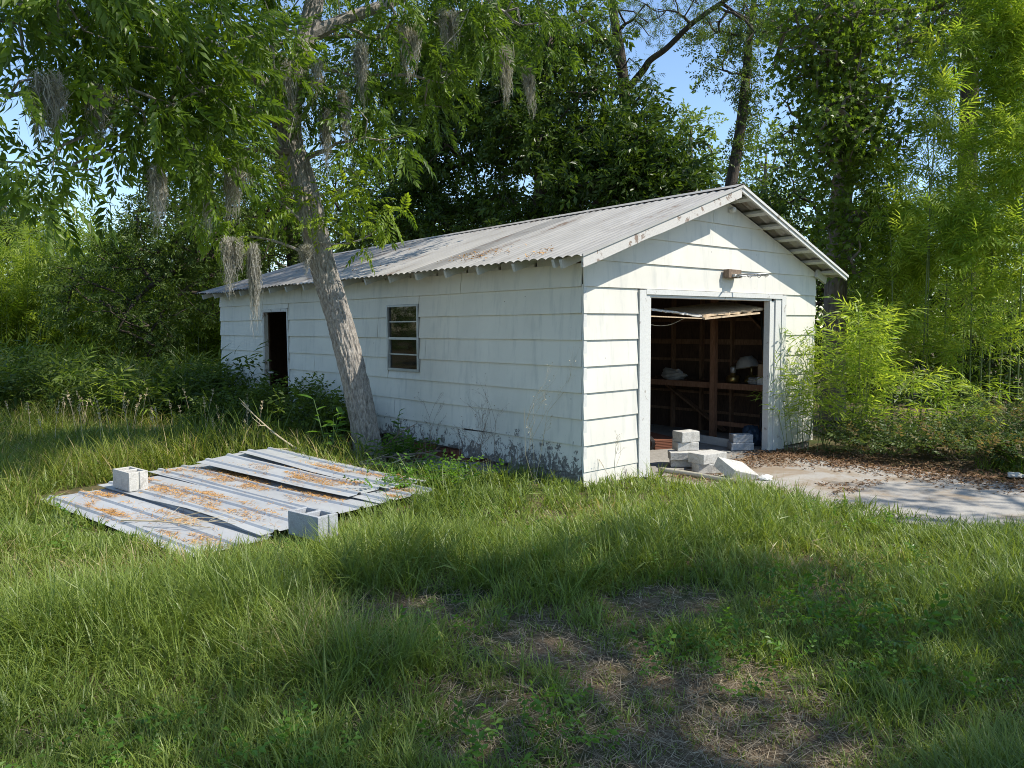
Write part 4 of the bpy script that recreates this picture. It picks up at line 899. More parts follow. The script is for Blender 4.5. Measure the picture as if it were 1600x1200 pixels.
def lawn(n,d0,d1,pw,bpt,wmul,seg):
    global nv
    x,y,d=sample(n,d0,d1,pw); k=~off_limits(x,y); br=bare(x,y); k&=rng.random(n)>br*.80; x,y,d,br=x[k],y[k],d[k],br[k]
    hgt=(.06+.30*n2(x,y,.9,3)**1.6+.10*n2(x,y,2.8,8))*(1-.68*br)
    corner=np.exp(-((x+.9)**2+(y+1.3)**2)/3.0); hgt=hgt*(1+.35*corner)
    yel=n2(x,y,.9,30)
    m=bpt; X=np.repeat(x,m)+rng.normal(size=len(x)*m)*.028; Y=np.repeat(y,m)+rng.normal(size=len(x)*m)*.028; H=np.repeat(hgt,m); D_=np.repeat(d,m)
    kk=~on_sheets(X,Y); X,Y,H,D_=X[kk],Y[kk],H[kk],D_[kk]; q=len(X)
    az0=np.repeat(rng.random(len(x))*2*pi,m)[kk]; az=az0+rng.normal(size=q)*1.1
    L=H*(.55+.9*rng.random(q)); th=.08+.45*rng.random(q); be=.3+1.5*rng.random(q)**1.3
    V,F,mm=blades(np.stack([X,Y,G(X,Y)-.01],-1),az,L,th,be,(.0042+.0028*rng.random(q))*wmul*np.where(rng.random(q)<.12,1.9,1.0)*np.clip(D_/4,1,3)**.75,seg)
    R=np.clip(np.repeat(yel,m)[kk]*.45+.62*rng.random(q),0,1)
    cl[0].append(V); cl[1].append(F+nv); cl[2].append(np.repeat(R,mm)); nv+=len(V)
lawn(14000,2.2,6.5,1.0,11,1.0,3)
lawn(11500,6.0,13,.6,9,1.15,2)
o=obj('grass',np.concatenate(cl[0]),[np.concatenate(cl[1])],L_GRASS,None,None,np.concatenate(cl[2])); tag(o,'long arching green lawn grass',None,None,'stuff')
x,y,d=sample(2600,2.2,7.5,1.0); k=(~off_limits(x,y))&(n2(x,y,1.6,77)>.55); x,y=x[k],y[k]; q=len(x)
tag(Cloud().mix(SMALL,unit(rvec(q)*[1,1,.5]+[0,0,.5]),rvec(q)*.4+[0,0,1],np.stack([x,y,G(x,y)+.03+.10*rng.random(q)],-1),.45+.35*rng.random(q),rng.random(q)).build('lawn_clover',L_BROAD),'small broad leaved weeds mixed through the lawn',None,None,'stuff')
# thatch: dry clippings lying in the bare patches and between tufts
x,y,d=sample(90000,2.2,8,1.0); br=bare(x,y); k=(~off_limits(x,y))&(rng.random(len(x))<.22+.7*br); x,y=x[k],y[k]; q=len(x)
V,F,mm=blades(np.stack([x,y,G(x,y)+.003+.03*rng.random(q)],-1),rng.random(q)*2*pi,.04+.08*rng.random(q),1.2+.4*rng.random(q),.5*rng.normal(size=q)*.5,.0022+.0022*rng.random(q),2)
tag(obj('dry_thatch',V,[F],L_DRY,None,None,np.repeat(rng.random(q),mm)),'dry tan clippings lying in the bare patches',None,None,'stuff')
# rough field grass with seed heads at left
n=9000; x,y,d=sample(n,6.5,17,.3); fx=(x<-1.2-.0*y)&(y>2.2)&~on_sheets(x,y,.02)&(x>-12); x,y,d=x[fx],y[fx],d[fx]; n=len(x); m=7
X=np.repeat(x,m)+.05*rng.normal(size=n*m); Y=np.repeat(y,m)+.05*rng.normal(size=n*m); kk=~on_sheets(X,Y); X,Y=X[kk],Y[kk]; q=len(X)
V,F,mm=blades(np.stack([X,Y,G(X,Y)-.01],-1),rng.random(q)*2*pi,(.16+.34*n2(X,Y,.7,4))*(.6+.8*rng.random(q)),.05+.35*rng.random(q),.3+1.1*rng.random(q),.008+.007*rng.random(q),3)
tag(obj('field_grass',V,[F],L_TALL,None,None,np.repeat(rng.random(q),mm)),'rough yellowing field grass left of the metal sheets',None,None,'stuff')
# seed stalks: individual
def seedstalk(x,y,h,label):
    b0=np.array([x,y,float(G(x,y))]); a=rng.random()*6.28; e=b0+[.22*h*cos(a),.22*h*sin(a),h]; P=catmull([b0,(b0+e)/2+[0,0,.1*h],e],6); V,Q,T=tube(P,np.linspace(.0035,.0015,len(P)),4,False); wd=MB().add(V,Q)
    lf=T_leaf(.3,.05,.05); k=16; tt=.68+.32*rng.random(k); pp=np.array([P[int(t*(len(P)-1))] for t in tt]); V,F=inst(lf[0],lf[1],unit(rvec(k)*.6+[0,0,.8]),rvec(k),pp,.035+.02*rng.random(k)); wd.add(V,None,F)
    o=wd.build('seed_stalk',M_TWIGP,None,b0); return tag(o,label,'dry stalk','dry seed stalks in the field')
for i in range(46):
    px=20+390*rng.random(); py=655+60*rng.random(); p=CAM+(pix(px,py,10)-CAM)*((CAM[2]+.15)/(CAM[2]-pix(px,py,10)[2]))
    if p[0]<-1.3 and not on_sheets(p[0],p[1],.1): seedstalk(p[0],p[1],.45+.4*rng.random(),'pale dry seed stalk standing in the field grass left of the wall')
# strap leaved clump under the side door side of the tree
n=150; x=-1.9+.45*rng.normal(size=n); y=5.0+.6*rng.normal(size=n); V,F,mm=blades(np.stack([x,y,G(x,y)-.02],-1),rng.random(n)*6.28,.5+.4*rng.random(n),.05+.25*rng.random(n),.3+.9*rng.random(n),.022+.012*rng.random(n),4)
o=thing('strap_leaf_clump',(-1.9,5.0,-.2),'dark clump of long strap leaves left of the trunk base','plant')
for i in range(n): obj('leaf',V[i*mm:(i+1)*mm],[F[:len(F)//n]],L_WEED,o,None,np.full(mm,rng.random()*.7))
n=60; x=5.0+.18*rng.normal(size=n); y=-3.0+.2*rng.normal(size=n); V,F,mm=blades(np.stack([x,y,G(x,y)-.02],-1),rng.random(n)*6.28,.3+.25*rng.random(n),.1+.35*rng.random(n),.4+.9*rng.random(n),.014+.008*rng.random(n),3)
tag(obj('grass_tuft',V,[F],L_BROAD,None,(5.0,-3.0,-.2),np.repeat(.5+.5*rng.random(n),mm)),'bright broad bladed grass tuft beside the driveway at right','grass')

# ------------------------------------------------------------------ metal sheets on the ground
def rib_profile(u, pitch, h):
    p=(u/pitch)%1.0; d=np.abs(p-.5)*pitch; return h*np.clip((.030-d)/.014,0,1)
def sheet(o, w, L, label, zf, rot=0., pitch=.29, mat=None, z=0., nl=14, group='loose roofing sheets on the ground', h=.02):
    o=np.array(o,float); c,s_=cos(rot),sin(rot); e1=np.array([E1[0]*c-E1[1]*s_,E1[0]*s_+E1[1]*c]); e2=np.array([E2[0]*c-E2[1]*s_,E2[0]*s_+E2[1]*c])
    us=[]; k=0
    while k*pitch<w+.001:
        c0=(k+.5)*pitch
        us+=[c0-.031,c0-.016,c0+.016,c0+.031,c0+.1,c0+.15]; k+=1
    us=np.array([0]+[q for q in us if .005<q<w-.005]+[w]); vs=np.linspace(0,L,nl); U,Vv=np.meshgrid(us,vs,indexing='ij')
    Z=o[2]+rib_profile(U,pitch,h)+zf(U,Vv)+.006*(n2(U+o[0]*7,Vv,2.2)-.5)
    P=np.stack([o[0]+e1[0]*U+e2[0]*Vv,o[1]+e1[1]*U+e2[1]*Vv,Z],-1); n,m=U.shape; i=np.arange(n*m).reshape(n,m)
    q=np.stack([i[:-1,:-1],i[:-1,1:],i[1:,1:],i[1:,:-1]],-1).reshape(-1,4)
    ob=obj('metal_sheet',P.reshape(-1,3),[q],mat or M_SHEET,None,(o[0]+e1[0]*w/2+e2[0]*L/2,o[1]+e1[1]*w/2+e2[1]*L/2,o[2]))
    sm=ob.modifiers.new('gauge','SOLIDIFY'); sm.thickness=.003; sm.offset=1
    return tag(ob,label,'metal sheet',group), (o,e1,e2,w,L,zf)
def SP(u,v): return SO+E1*u+E2*v
SH=[]
zg=-.085
SH.append(sheet((*SP(0,.0),zg),.76,3.15,'leftmost ribbed metal sheet lying on the grass',lambda u,v:.01*np.sin(v*1.3)+0*u)[1])
SH.append(sheet((*SP(.66,-.15),zg+.024),.78,3.25,'ribbed metal sheet under the pale concrete block with a raised dark seam',lambda u,v:.035*np.exp(-(u/.1)**2)*np.clip((v-1.2)/.8,0,1)*np.clip((3.1-v)/.6,0,1)+.008*np.sin(v*1.1))[1])
SH.append(sheet((*SP(1.34,-.42),zg+.03),.78,3.45,'middle ribbed metal sheet under the grey hollow block',lambda u,v:.012*np.sin(v*1.5+1)+0*u)[1])
SH.append(sheet((*SP(1.98,.05),zg+.04),.74,3.0,'ribbed metal sheet partly covered by two lifted sheets',lambda u,v:.01*np.sin(v)+0*u)[1])
SH.append(sheet((*SP(1.78,-.10),zg+.085),.60,2.75,'lifted metal sheet whose far corner stands up from the pile',lambda u,v:.08*np.clip(1-v/2.2,0,1)**1.3*(.55+.45*u/.6)-.02*v/2.7,rot=.05)[1])
SH.append(sheet((*SP(2.28,.02),zg+.115),.55,2.72,'rightmost lifted metal sheet with a bent far corner in tree shade',lambda u,v:.09*np.clip(1-v/2.0,0,1)**1.2*(1-.3*u/.55)-.035*v/2.7,rot=.03)[1])
# weathered sheets dumped by the wall
E1s,E2s=E1,E2
sheet((-1.5,2.6,-.21),.7,1.5,'dark weathered metal sheet lying under the brambles by the wall',lambda u,v:.05*(1-v/1.5)+0*u,rot=.5,mat=M_ROOFD,group='dumped sheets by the wall')
sheet((-1.0,1.95,-.17),.62,1.3,'dark weathered metal sheet nearest the wall corner gap',lambda u,v:.05*(1-v/1.3)+.02*u,rot=.7,mat=M_ROOFD,group='dumped sheets by the wall')
# orange catkin litter lying on the sheets
V=[];F=[];nn=0
cents=[(0,.25,.9,.25),(0,.5,1.9,.2),(0,.3,2.5,.25),(1,.3,.9,.3),(1,.5,1.4,.2),(1,.25,2.2,.3),(1,.55,2.6,.2),(2,.3,.9,.3),(2,.45,1.5,.35),(2,.3,2.1,.25),(2,.5,2.6,.22),(2,.2,.3,.2),(3,.5,2.7,.2),(4,.25,1.3,.25),(4,.3,1.9,.3),(4,.45,2.4,.15),(5,.25,1.5,.2),(5,.35,2.2,.25),(1,.4,.3,.2),(0,.5,.4,.2),(2,.6,1.0,.2),(3,.3,2.9,.15),(0,.2,1.4,.15)]
BP=[];
for (si,u0,v0,r) in cents:
    o,e1,e2,w,L,zf=SH[si]; k=int(620*r/.25); u=u0+r*.33*rng.normal(size=k); v=v0+r*1.35*rng.normal(size=k); m=(u>.02)&(u<w-.02)&(v>.02)&(v<L-.02)&(n2(u*1.6,v*.6,7.0,si*3.)>.47); u,v=u[m],v[m]
    z=o[2]+rib_profile(u,.29,.02)+zf(u,v)+.012
    BP.append(np.stack([o[0]+e1[0]*u+e2[0]*v,o[1]+e1[1]*u+e2[1]*v,z],-1))
BP=np.concatenate(BP); q=len(BP)
V,F,mm=blades(BP,rng.random(q)*6.28,.03+.05*rng.random(q),1.25+.45*rng.random(q),.3*rng.normal(size=q),.004+.004*rng.random(q),2)
tag(obj('catkin_litter',V,[F],L_CAT,None,None,np.repeat(rng.random(q),mm)),'orange brown catkins scattered over the metal sheets',None,None,'stuff')

# ------------------------------------------------------------------ concrete blocks
def voxel(xs,ys,zs,fill):
    idx={};V=[];Q=[]
    def vid(i,j,k):
        if (i,j,k) not in idx: idx[(i,j,k)]=len(V); V.append((xs[i],ys[j],zs[k]))
        return idx[(i,j,k)]
    nx_,ny_,nz_=len(xs)-1,len(ys)-1,len(zs)-1
    f=lambda i,j,k: 0<=i<nx_ and 0<=j<ny_ and 0<=k<nz_ and fill(i,j,k)
    for i in range(nx_):
        for j in range(ny_):
            for k in range(nz_):
                if not f(i,j,k): continue
                if not f(i-1,j,k): Q.append([vid(i,j,k),vid(i,j,k+1),vid(i,j+1,k+1),vid(i,j+1,k)])
                if not f(i+1,j,k): Q.append([vid(i+1,j,k),vid(i+1,j+1,k),vid(i+1,j+1,k+1),vid(i+1,j,k+1)])
                if not f(i,j-1,k): Q.append([vid(i,j,k),vid(i+1,j,k),vid(i+1,j,k+1),vid(i,j,k+1)])
                if not f(i,j+1,k): Q.append([vid(i,j+1,k),vid(i,j+1,k+1),vid(i+1,j+1,k+1),vid(i+1,j+1,k)])
                if not f(i,j,k-1): Q.append([vid(i,j,k),vid(i,j+1,k),vid(i+1,j+1,k),vid(i+1,j,k)])
                if not f(i,j,k+1): Q.append([vid(i,j,k+1),vid(i+1,j,k+1),vid(i+1,j+1,k+1),vid(i,j+1,k+1)])
    return np.array(V),np.array(Q)
def place(ob,loc,rz,rx=0,ry=0): ob.location=loc; ob.rotation_euler=(rx,ry,rz); return ob
def bev(ob,w=.006): m=ob.modifiers.new('worn_edges','BEVEL'); m.width=w; m.segments=2; m.limit_method='ANGLE'; return ob
def hollow(loc,rz,mat,label,rx=0,ry=0):
    xs=[-.2,-.17,-.018,.018,.17,.186,.2]; ys=[-.1,-.068,-.012,.012,.068,.1]; zs=[0,.2]
    V,Q=voxel(xs,ys,zs,lambda i,j,k: not (j in (1,2,3) and i in(1,3)) and not (i==5 and j==2)); V[:,2]+=0
    ob=obj('concrete_block',V,[Q],mat,None,(0,0,0)); bev(ob,.005); place(ob,loc,rz,rx,ry); return tag(ob,label,'concrete block','concrete blocks')
def solid(loc,rz,size,mat,label,rx=0,ry=0):
    l,w,h=size; n=[np.linspace(-l/2,l/2,7),np.linspace(-w/2,w/2,5),np.linspace(0,h,4)]; V,Q=voxel(*n,lambda i,j,k:True)
    V=V+.006*(vnoise(V*37+loc[0]*9)[:,None]-.5)*unit(V-[0,0,h/2])*2
    ob=obj('concrete_block',V,[Q],mat,None,(0,0,0)); bev(ob,.007); place(ob,loc,rz,rx,ry); return tag(ob,label,'concrete block','concrete blocks')
hollow((-4.02,2.86,-.045),radians(-82),M_BLOCK,'pale hollow concrete block at the left end of the metal sheets')
hollow((-3.45,-.18,-.055),radians(-80),M_BLOCKG,'grey hollow concrete block at the near edge of the metal sheets')
S=M_BLOCK; zf_=-.194
solid((2.02,.06,zf_),radians(-48),(.40,.20,.095),S,'bottom slab block of the stack in the opening')
solid((2.0,.04,zf_+.097),radians(-44),(.44,.22,.10),S,'second block from the bottom of the stack in the opening')
solid((2.10,.12,zf_+.199),radians(-30),(.30,.19,.11),S,'third block of the stack just below the top block')
solid((2.11,.12,zf_+.311),radians(-16),(.29,.21,.14),S,'top block crowning the stack in the opening')
solid((1.86,-.40,zf_),radians(-30),(.36,.20,.12),S,'block lying under the wide slab in front of the stack')
solid((1.90,-.36,zf_+.122),radians(-8),(.42,.26,.125),S,'wide slab block set on another right before the stack')
solid((1.72,-.86,zf_+.045),radians(-14),(.40,.34,.13),S,'tilted fallen block lying at the driveway edge',rx=radians(20),ry=radians(14))
solid((3.72,.30,zf_),radians(-40),(.34,.2,.11),M_BLOCKG,'lower of two grey blocks inside by the right jamb')
solid((3.74,.31,zf_+.112),radians(-38),(.30,.2,.12),M_BLOCKG,'upper of two grey blocks inside by the right jamb')

# ------------------------------------------------------------------ things in and on the garage
def lathe(prof,n=18):
    prof=np.array(prof,float); a=np.arange(n)*2*pi/n; V=np.concatenate([np.stack([r*np.cos(a),r*np.sin(a),np.full(n,z)],-1) for r,z in prof]); i=np.arange(n); j=(i+1)%n
    Q=np.concatenate([np.stack([i,j,j+n,i+n],-1)+k*n for k in range(len(prof)-1)]); return V,Q
def plain(name,c,rough=.6,metal=0.): 
    t=NT(name); n=t.noise(t.coord(),18,4); return t.finish(t.mixc(t.g(n,.3,.75),c,tuple(q*.8 for q in c)),rough,metal)
M_WIRE=plain('black_wire',(.03,.03,.03),.5); M_WHITE=plain('white_enamel',(.75,.75,.72),.35); M_BRASS=plain('tarnished_brass',(.40,.28,.10),.3,.9); M_CARD=plain('brown_cardboard',(.40,.27,.17),.85)
M_PLAST=plain('crumpled_white_plastic',(.40,.39,.36),.5); M_BLACK=plain('black_rubber',(.02,.02,.022),.6); M_BLUE=plain('blue_tarp',(.03,.06,.10),.5); M_RED=plain('rust_red_boards',(.20,.075,.04),.8); M_PVC=plain('dirty_cream_pipe',(.50,.46,.36),.5)
# small rusty hoop on a wooden block above the opening
hp=thing('basketball_hoop',(2.84,-.05,2.33),'small old hoop rim on a bare wooden block above the opening','hoop')
MB().box((2.68,-.13,2.29),(2.98,-.045,2.40)).build('mounting_block',M_GREYWOOD,hp)
MB().box((2.76,-.17,2.30),(2.96,-.132,2.335)).build('bracket',M_WHITE,hp)
a=np.linspace(0,2*pi,33); V,Q,T=tube(np.stack([2.87+.20*np.cos(a),-.37+.20*np.sin(a),np.full(33,2.318)],-1),.011,6); MB().add(V,Q,T).build('rim',M_ALU,hp,smooth=True)
for k in range(10):
    q=k*2*pi/10; V,Q,T=tube([(2.87+.2*cos(q),-.37+.2*sin(q),2.31),(2.87+.19*cos(q+.12),-.37+.19*sin(q+.12),2.285),(2.87+.2*cos(q+.24),-.37+.2*sin(q+.24),2.31)],.004,4); MB().add(V,Q,T).build('net_hook',M_ALU,hp)
gb=thing('bulb_socket',(2.83,-.04,3.22),'round white bulb socket under the gable peak','light')
V,Q=lathe([(.0,0),(.06,0),(.06,.03),(.045,.04),(.045,.06),(.06,.08),(.063,.11),(.045,.14),(.0,.15)],16); V=np.stack([V[:,0],-V[:,2],V[:,1]],-1)*.62+[2.83,-.03,3.20]
obj('bulb',V,[Q],M_WHITE,gb,smooth=True); MB().box((2.79,-.035,3.16),(2.87,-.02,3.24)).build('base_plate',M_TRIM,gb)
# broken panel hanging across the top of the opening
bp=thing('broken_panel',(2.5,.3,1.9),'broken pale wood panel sagging in a shallow V under the door head','panel')
def strip(P0,P1,P2,P3,th,n,m,name):
    P0,P1,P2,P3=map(np.array,(P0,P1,P2,P3)); V=[]
    jag=.035*(rng.random(n)-.5)
    for i,t in enumerate(np.linspace(0,1,n)):
        a=P0*(1-t)+P1*t; c=P3*(1-t)+P2*t; a=a+[0,jag[i],jag[i]*.6]; V+=[a,c,c+[0,0,th],a+[0,0,th*(.8+.4*rng.random())]]
    Q=[]
    for i in range(n-1):
        a=i*4;c=a+4; Q+=[[a,a+1,c+1,c],[a+1,a+2,c+2,c+1],[a+2,a+3,c+3,c+2],[a+3,a,c,c+3]]
    e=(n-1)*4; Q+=[[3,2,1,0],[e,e+1,e+2,e+3]]
    MB().add(V,Q).build(name,m,bp)
strip((1.18,.10,1.86),(2.42,.10,1.765),(2.44,.75,1.86),(1.18,.75,1.93),.022,30,M_RAKE,'left_panel')
strip((2.42,.09,1.755),(3.98,.09,1.87),(3.98,.75,1.98),(2.44,.75,1.86),.035,22,M_RAW,'right_panel')
MB().beam((2.4,.06,1.742),(3.75,.05,1.825),.03,.024).build('broken_rail',M_RAW,bp)
MB().beam((1.2,.10,1.775),(2.42,.08,1.745),.022,.014).build('broken_rail',M_RAW,bp)
V,Q,T=tube(catmull([(1.3,.35,1.85),(1.6,.35,1.68),(2.0,.35,1.66),(2.4,.35,1.76)],6),.004,4); tag(MB().add(V,Q,T).build('slack_wire',M_PVC,None,(1.3,.35,1.85)),'slack thin wire looping below the broken panel','wire')
# shelf goods
def crumple(loc,r,label,m=M_PLAST,name='plastic_bag'):
    bm=bmesh.new(); bmesh.ops.create_icosphere(bm,subdivisions=3,radius=1); 
    V=np.array([v.co[:] for v in bm.verts]); F=np.array([[v.index for v in f.verts] for f in bm.faces]); bm.free()
    V=V*(1+.55*(vnoise(V*2.3+loc[0]*5)-.5)+.3*(vnoise(V*5+loc[1]*5)-.5))[:,None]*np.array(r); V[:,2]=np.maximum(V[:,2],-r[2]*.5)+r[2]*.5
    return tag(obj(name,V+loc,[F],m,None,loc),label,'bag')
crumple(np.array([4.8,2.35,.705]),(.12,.26,.12),'crumpled white plastic bag lying on the shelf left of the post')
crumple(np.array([4.78,.72,.705]),(.10,.15,.07),'small clear plastic bag on the shelf edge below the lamp')
crumple(np.array([4.5,3.1,-.2]),(.16,.3,.12),'pale sack lying on the floor under the shelf')
ln=thing('brass_lantern',(4.78,1.12,.705),'squat brass lantern on the shelf right of the post','lantern')
V,Q=lathe([(0,0),(.10,0),(.115,.02),(.115,.09),(.09,.12),(.05,.13),(.035,.16)],20); obj('fuel_tank',V+[4.78,1.12,.705],[Q],M_BRASS,ln,smooth=True)
V,Q=lathe([(.035,.16),(.05,.18),(.05,.24),(.03,.27),(0,.27)],16); obj('burner',V+[4.78,1.12,.705],[Q],M_ALU,ln,smooth=True)
lm_=thing('table_lamp',(4.84,.82,.705),'brass table lamp with a pale tilted shade on the shelf','lamp')
V,Q=lathe([(0,0),(.11,0),(.12,.03),(.09,.11),(.03,.14),(.02,.22),(.02,.30),(0,.3)],18); obj('lamp_base',V+[4.84,.82,.705],[Q],M_BRASS,lm_,smooth=True)
V,Q=lathe([(.20,.26),(.16,.36),(.10,.44),(.095,.44),(.155,.355),(.195,.26)],22); V=V@np.array([[1,0,0],[0,cos(.2),sin(.2)],[0,-sin(.2),cos(.2)]]).T; obj('lamp_shade',V+[4.84,.84,.705],[Q],M_PLAST,lm_,smooth=True)
cb=thing('cardboard_box',(4.78,.45,.705),'brown cardboard box at the right end of the shelf','box')
MB().box((4.66,.33,.83),(4.9,.60,1.03)).build('carton',M_CARD,cb); MB().box((4.655,.44,.829),(4.659,.49,1.031)).build('tape_strip',M_RAW,cb)
pc=thing('plastic_tub',(4.78,.46,.705),'white plastic tubs under the cardboard box','tub')
MB().box((4.65,.34,.706),(4.8,.45,.826)).build('tub',M_WHITE,pc); MB().box((4.65,.48,.706),(4.8,.6,.826)).build('tub',M_WHITE,pc)
V,Q,T=tube([(4.35,.38,-.2),(4.5,.36,.9),(4.55,.5,1.85)],[.022]*3,8); tag(MB().add(V,Q,T).build('black_pole',M_BLACK,None,(4.35,.38,-.2)),'black pole leaning by the right end of the shelf','pole')
tag(MB().beam((3.95,1.5,-.135),(3.78,.42,-.135),.03,.12).build('white_board',M_TRIM,None,(3.86,.96,-.2)),'long grey white board lying on edge on the slab','board')
for i in range(6):
    tag(MB().beam((3.0+.02*rng.random(),1.1,-.188+i*.024),(3.55+.03*rng.random(),2.5+.05*rng.random(),-.188+i*.024),.42,.017).build('red_plank',M_RED,None,(3.3,1.8,-.2+i*.024)),(['bottom','second from bottom','third from bottom','third from top','second from top','topmost'][i])+' rust red plank of the low pile inside the opening','plank','pile of red planks')
wr=thing('wire_coil',(2.55,1.15,-.2),'dark coil of wire beside the red planks','wire')
for k in range(4):
    a=np.linspace(0,2*pi,22); P=np.stack([2.55+.0*a+.02*k,1.15+.12*np.cos(a),-.07+.11*np.sin(a)],-1); V,Q,T=tube(P,.006,5); MB().add(V,Q,T).build('loop',M_BLACK,wr)
crumple(np.array([4.25,.42,-.2]),(.14,.16,.2),'blue tarp bundle behind the two grey blocks',M_BLUE,'tarp_bundle')
V,Q,T=tube(catmull([(1.45,.05,-.165),(1.5,-.4,-.17),(1.47,-.95,-.165),(1.52,-1.25,-.17)],5),.032,10); tag(MB().add(V,Q,T).build('pole_on_ground',M_PVC,None,(1.48,-.6,-.2),smooth=True),'dirty cream pole lying along the grass edge before the blocks','pole')
crumple(np.array([1.98,-1.12,-.196]),(.10,.08,.035),'white scrap of paper beside the fallen block',M_WHITE,'paper_scrap')
for x,y,l in [(4.15,-3.35,'pale broken concrete scrap in the litter at the right edge'),(3.85,-3.55,'white litter scrap nearest the driveway at right'),(4.3,-3.1,'grey stone scrap in the leaf litter')]: tag(crumple(np.array([x,y,-.2]),(.10,.08,.04),l,M_BLOCK,'rubble_scrap'),l,'rubble')
# ------------------------------------------------------------------ leaf litter on the right of the driveway and in the opening
def litter(n,f,name,label,m,size):
    x,y=f(n); z=np.where((x>1.1)&(x<3.8)&(y<-.02),-.192,np.where((y>0)&(x>.1),-.197,G(x,y)+.004))+.012*rng.random(len(x)); k=len(x); t=T_leaf(.5,.12,.1)
    cl=Cloud().mix([t,T_lance(.3,.1)],unit(rvec(k)*[1,1,.25]),rvec(k)*.45+[0,0,1],np.stack([x,y,z],-1),size*(.5+rng.random(k)),rng.random(k)); tag(cl.build(name,m),label,None,None,'stuff')
def lf1(n):
    y=-4.6*rng.random(n)+.1; x=3.55+.9*rng.random(n)+.28*rng.normal(size=n); return x,y
litter(9000,lf1,'leaf_litter','brown leaf litter along the right side of the driveway',L_LITTER,.055)
def lf2(n): y=-2.2*rng.random(n)**1.5; x=1.2+3.0*rng.random(n); k=n2(x,y,2.3,3)>.46; return x[k],y[k]
litter(9000,lf2,'blown_leaves','scattered dead leaves before the opening',L_LITTER,.042)
def lf3(n): y=.9+5*rng.random(n); x=-1.6+1.55*rng.random(n); return x,y
litter(5000,lf3,'wall_litter','dead leaves and twigs in the shade along the side wall',L_LITTER,.065)
k=170; yy=2.0+.30*rng.normal(size=k); xx=.15+.16*rng.normal(size=k)+.12*(yy-2.0)
yy=np.concatenate([yy,.6+.12*rng.normal(size=60),4.0+6*rng.random(160)]); xx=np.concatenate([xx,-.15+.12*rng.normal(size=60),-.2+1.5*rng.random(160)**2]); k=len(xx)
cl=Cloud().mix([T_leaf(.5,.12,.1),T_lance(.3,.1)],unit(rvec(k)*[1,1,.25]),rvec(k)*.5+[-.3,0,1],np.stack([xx,yy,zroof(xx,yy)+.042+.012*rng.random(k)],-1),.022+.03*rng.random(k),rng.random(k)); tag(cl.build('roof_litter',L_CAT),'orange brown dead leaves lying on the roof edge',None,None,'stuff')
# ------------------------------------------------------------------ dead weeds, twigs and broad leaved plant
def dry_weed(base,h,n,label,m,spread=.5,name='dry_weed'):
    base=np.array([base[0],base[1],float(G(base[0],base[1]))-.02]); wd=MB()
    def rec(p,d,L,r,lv):
        e=p+d*L; mdl=(p+e)/2+rng.normal(size=3)*.05*L; V,Q,T=tube([p,mdl,e],[r,r*.8,r*.55],4,False); wd.add(V,Q)
        if lv==0:
            if rng.random()<.7: V,F=inst(*T_leaf(.6,.1,.1),rvec(1),rvec(1),np.array([e]),.018); wd.add(V,None,F)
            return
        for k in range(2+(rng.random()<.6)):
            t=.45+.55*rng.random(); q=p+(e-p)*t; dd=unit((d+rvec(1)[0]*.65+[0,0,.1])[None])[0]; rec(q,dd,L*(.35+.3*rng.random()),r*.55,lv-1)
    for i in range(n):
        a=rng.random()*6.28; d=unit(np.array([[spread*cos(a)*rng.random(),spread*sin(a)*rng.random(),1.]]))[0]; rec(base,d,h*(.5+.4*rng.random()),.0045,3)
    return tag(wd.build(name,m,None,base),label,'dry weed')
dry_weed((-.35,.45),1.35,3,'tall pale dead weed standing before the wall corner',M_TWIGP,.4)
dry_weed((-.30,1.15),1.0,4,'dark dead weed spread against the peeling lower boards',M_TWIG,.8)
dry_weed((-.35,1.75),1.1,4,'dark dead weed beside the dropped bottom board',M_TWIG,.8)
dry_weed((-.4,2.5),.95,3,'thin dead weed halfway between trunk and dropped board',M_TWIG,.7)
dry_weed((.22,-.3),.7,2,'dead weed arching in front of the lit gable boards',M_TWIGP,.9)
def branch(pts,r,label,m,tw=5):
    wd=MB(); P=catmull(pts,6); V,Q,T=tube(P,np.linspace(r,r*.35,len(P)),5); wd.add(V,Q,T)
    for k in range(tw):
        p=P[int((.25+.75*rng.random())*(len(P)-1))]; d=unit((P[-1]-P[0])[None])[0]+rvec(1)[0]*.8; d[2]=abs(d[2])*.6; e=p+d*.28*(.5+rng.random()); V,Q,T=tube([p,(p+e)/2+rvec(1)[0]*.02,e],[r*.4,r*.3,r*.15],4,False); wd.add(V,Q)
        e2=e+rvec(1)[0]*.12; V,Q,T=tube([(p+e)/2,e2],[r*.25,r*.12],4,False); wd.add(V,Q)
    return tag(wd.build('fallen_branch',m,None,pts[0]),label,'branch','fallen branches by the trunk')
g0=lambda x,y,h=0.:(x,y,float(G(x,y))+h)
branch([g0(-1.75,3.0,.05),g0(-2.0,3.6,.35),g0(-2.2,4.3,.75)],.016,'bare grey branch sticking up left of the trunk base',M_TWIGP,4)
branch([g0(-1.9,2.6,.03),g0(-1.5,2.2,.12),g0(-.9,1.9,.1)],.018,'pale fallen branch before the trunk foot',M_TWIGP,7)
branch([g0(-1.2,2.9,.05),g0(-1.1,2.3,.22),g0(-1.15,1.6,.10)],.014,'grey twiggy branch leaning beside the trunk foot',M_TWIG,8)
branch([g0(-.9,2.4,.25),g0(-.75,1.9,.32),g0(-.5,1.3,.1)],.013,'bramble stem over the dark sheets by the wall',M_TWIG,8)
branch([g0(-1.5,1.6,.02),g0(-1.0,1.4,.1),g0(-.5,1.5,.1)],.013,'low grey branch at the edge of the bright grass',M_TWIGP,7)
branch([g0(-1.0,3.0,.1),g0(-.8,2.6,.5),g0(-.75,2.2,.7)],.010,'thin dead stem rising right of the trunk',M_TWIG,6)
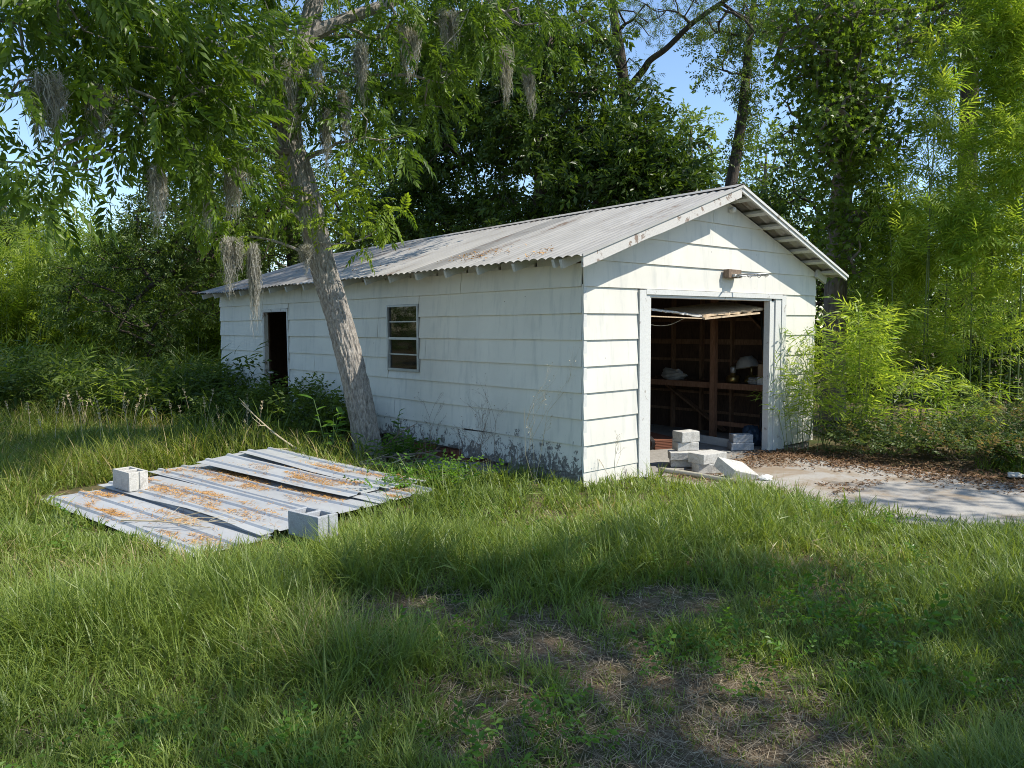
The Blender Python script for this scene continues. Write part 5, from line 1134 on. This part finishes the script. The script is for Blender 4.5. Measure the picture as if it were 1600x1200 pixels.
branch([g0(-.6,3.2,.05),g0(-.5,2.3,.2),g0(-.45,1.6,.25)],.012,'long dead bramble stem along the wall foot',M_TWIG,8)
branch([g0(-4.5,1.4,.08),g0(-4.25,1.0,.10),g0(-4.0,.6,.09)],.009,'pale forked twig lying on the left metal sheets',M_TWIGP,5)
# broad leaved plant left of the trunk, each leaf a part
BL=(np.array([(0,0,0),(-.16,.22,.05),(.16,.22,.05),(-.2,.48,.05),(.2,.48,.05),(-.12,.76,.0),(.12,.76,.0),(0,1,-.1),(0,.25,0),(0,.5,-.01),(0,.77,-.05)]),np.array([[0,8,1],[0,2,8],[1,8,9],[1,9,3],[8,2,4],[8,4,9],[3,9,10],[3,10,5],[9,4,6],[9,6,10],[5,10,7],[10,6,7]]))
def broad(base,h,n,label,size):
    base=np.array([base[0],base[1],float(G(base[0],base[1]))]); root=thing('broadleaf_plant',base,label,'plant'); wd=MB()
    for i in range(n):
        a=rng.random()*6.28; top=base+[.28*cos(a)*rng.random(),.28*sin(a)*rng.random(),h*(.6+.4*rng.random())]; P=catmull([base,(base+top)/2+rvec(1)[0]*.04,top],6); V,Q,T=tube(P,np.linspace(.009,.004,len(P)),5,False); wd.add(V,Q)
        for k in range(9):
            t=.3+.7*k/8; p=P[int(t*(len(P)-1))]; b=a+k*2.4; d=np.array([[cos(b),sin(b),.15+.5*(t-.5)]]); V,F=inst(*BL,d,np.array([[0,0,1.]])+.3*rvec(1),p[None],size*(.7+.5*rng.random()))
            obj('leaf',V,[F],L_BROAD,root,None,np.full(len(V),rng.random()))
    wd.build('stem',M_STEM,root); return root
broad((-1.52,3.1),.85,4,'bright broad leaved weed growing left of the trunk base',.2)
broad((-1.15,2.75),.5,3,'lower broad leaved weed at the front of the trunk base',.17)
broad((-.45,3.2),.75,2,'broad leaved weed peeking out right of the trunk',.16)
bush_stems('wall_weed','small leafy weed under the wall right of the trunk','weed',(-.55,2.75,-.27),9,.35,.35,SMALL,L_BROAD,1.2,9,M_STEM)
bush_stems('wall_weed','sunlit low weeds at the right end of the metal sheets','weed',(-1.5,.95,-.15),18,.55,.2,SMALL,L_BROAD,1.0,9,M_STEM,lean=.9)
bush_stems('lawn_weed','pale broad weed patch in the long grass at lower right','weed',(-2.2,-4.0,-.12),8,.35,.2,SMALL,L_BROAD,.8,8,M_STEM,lean=.8)
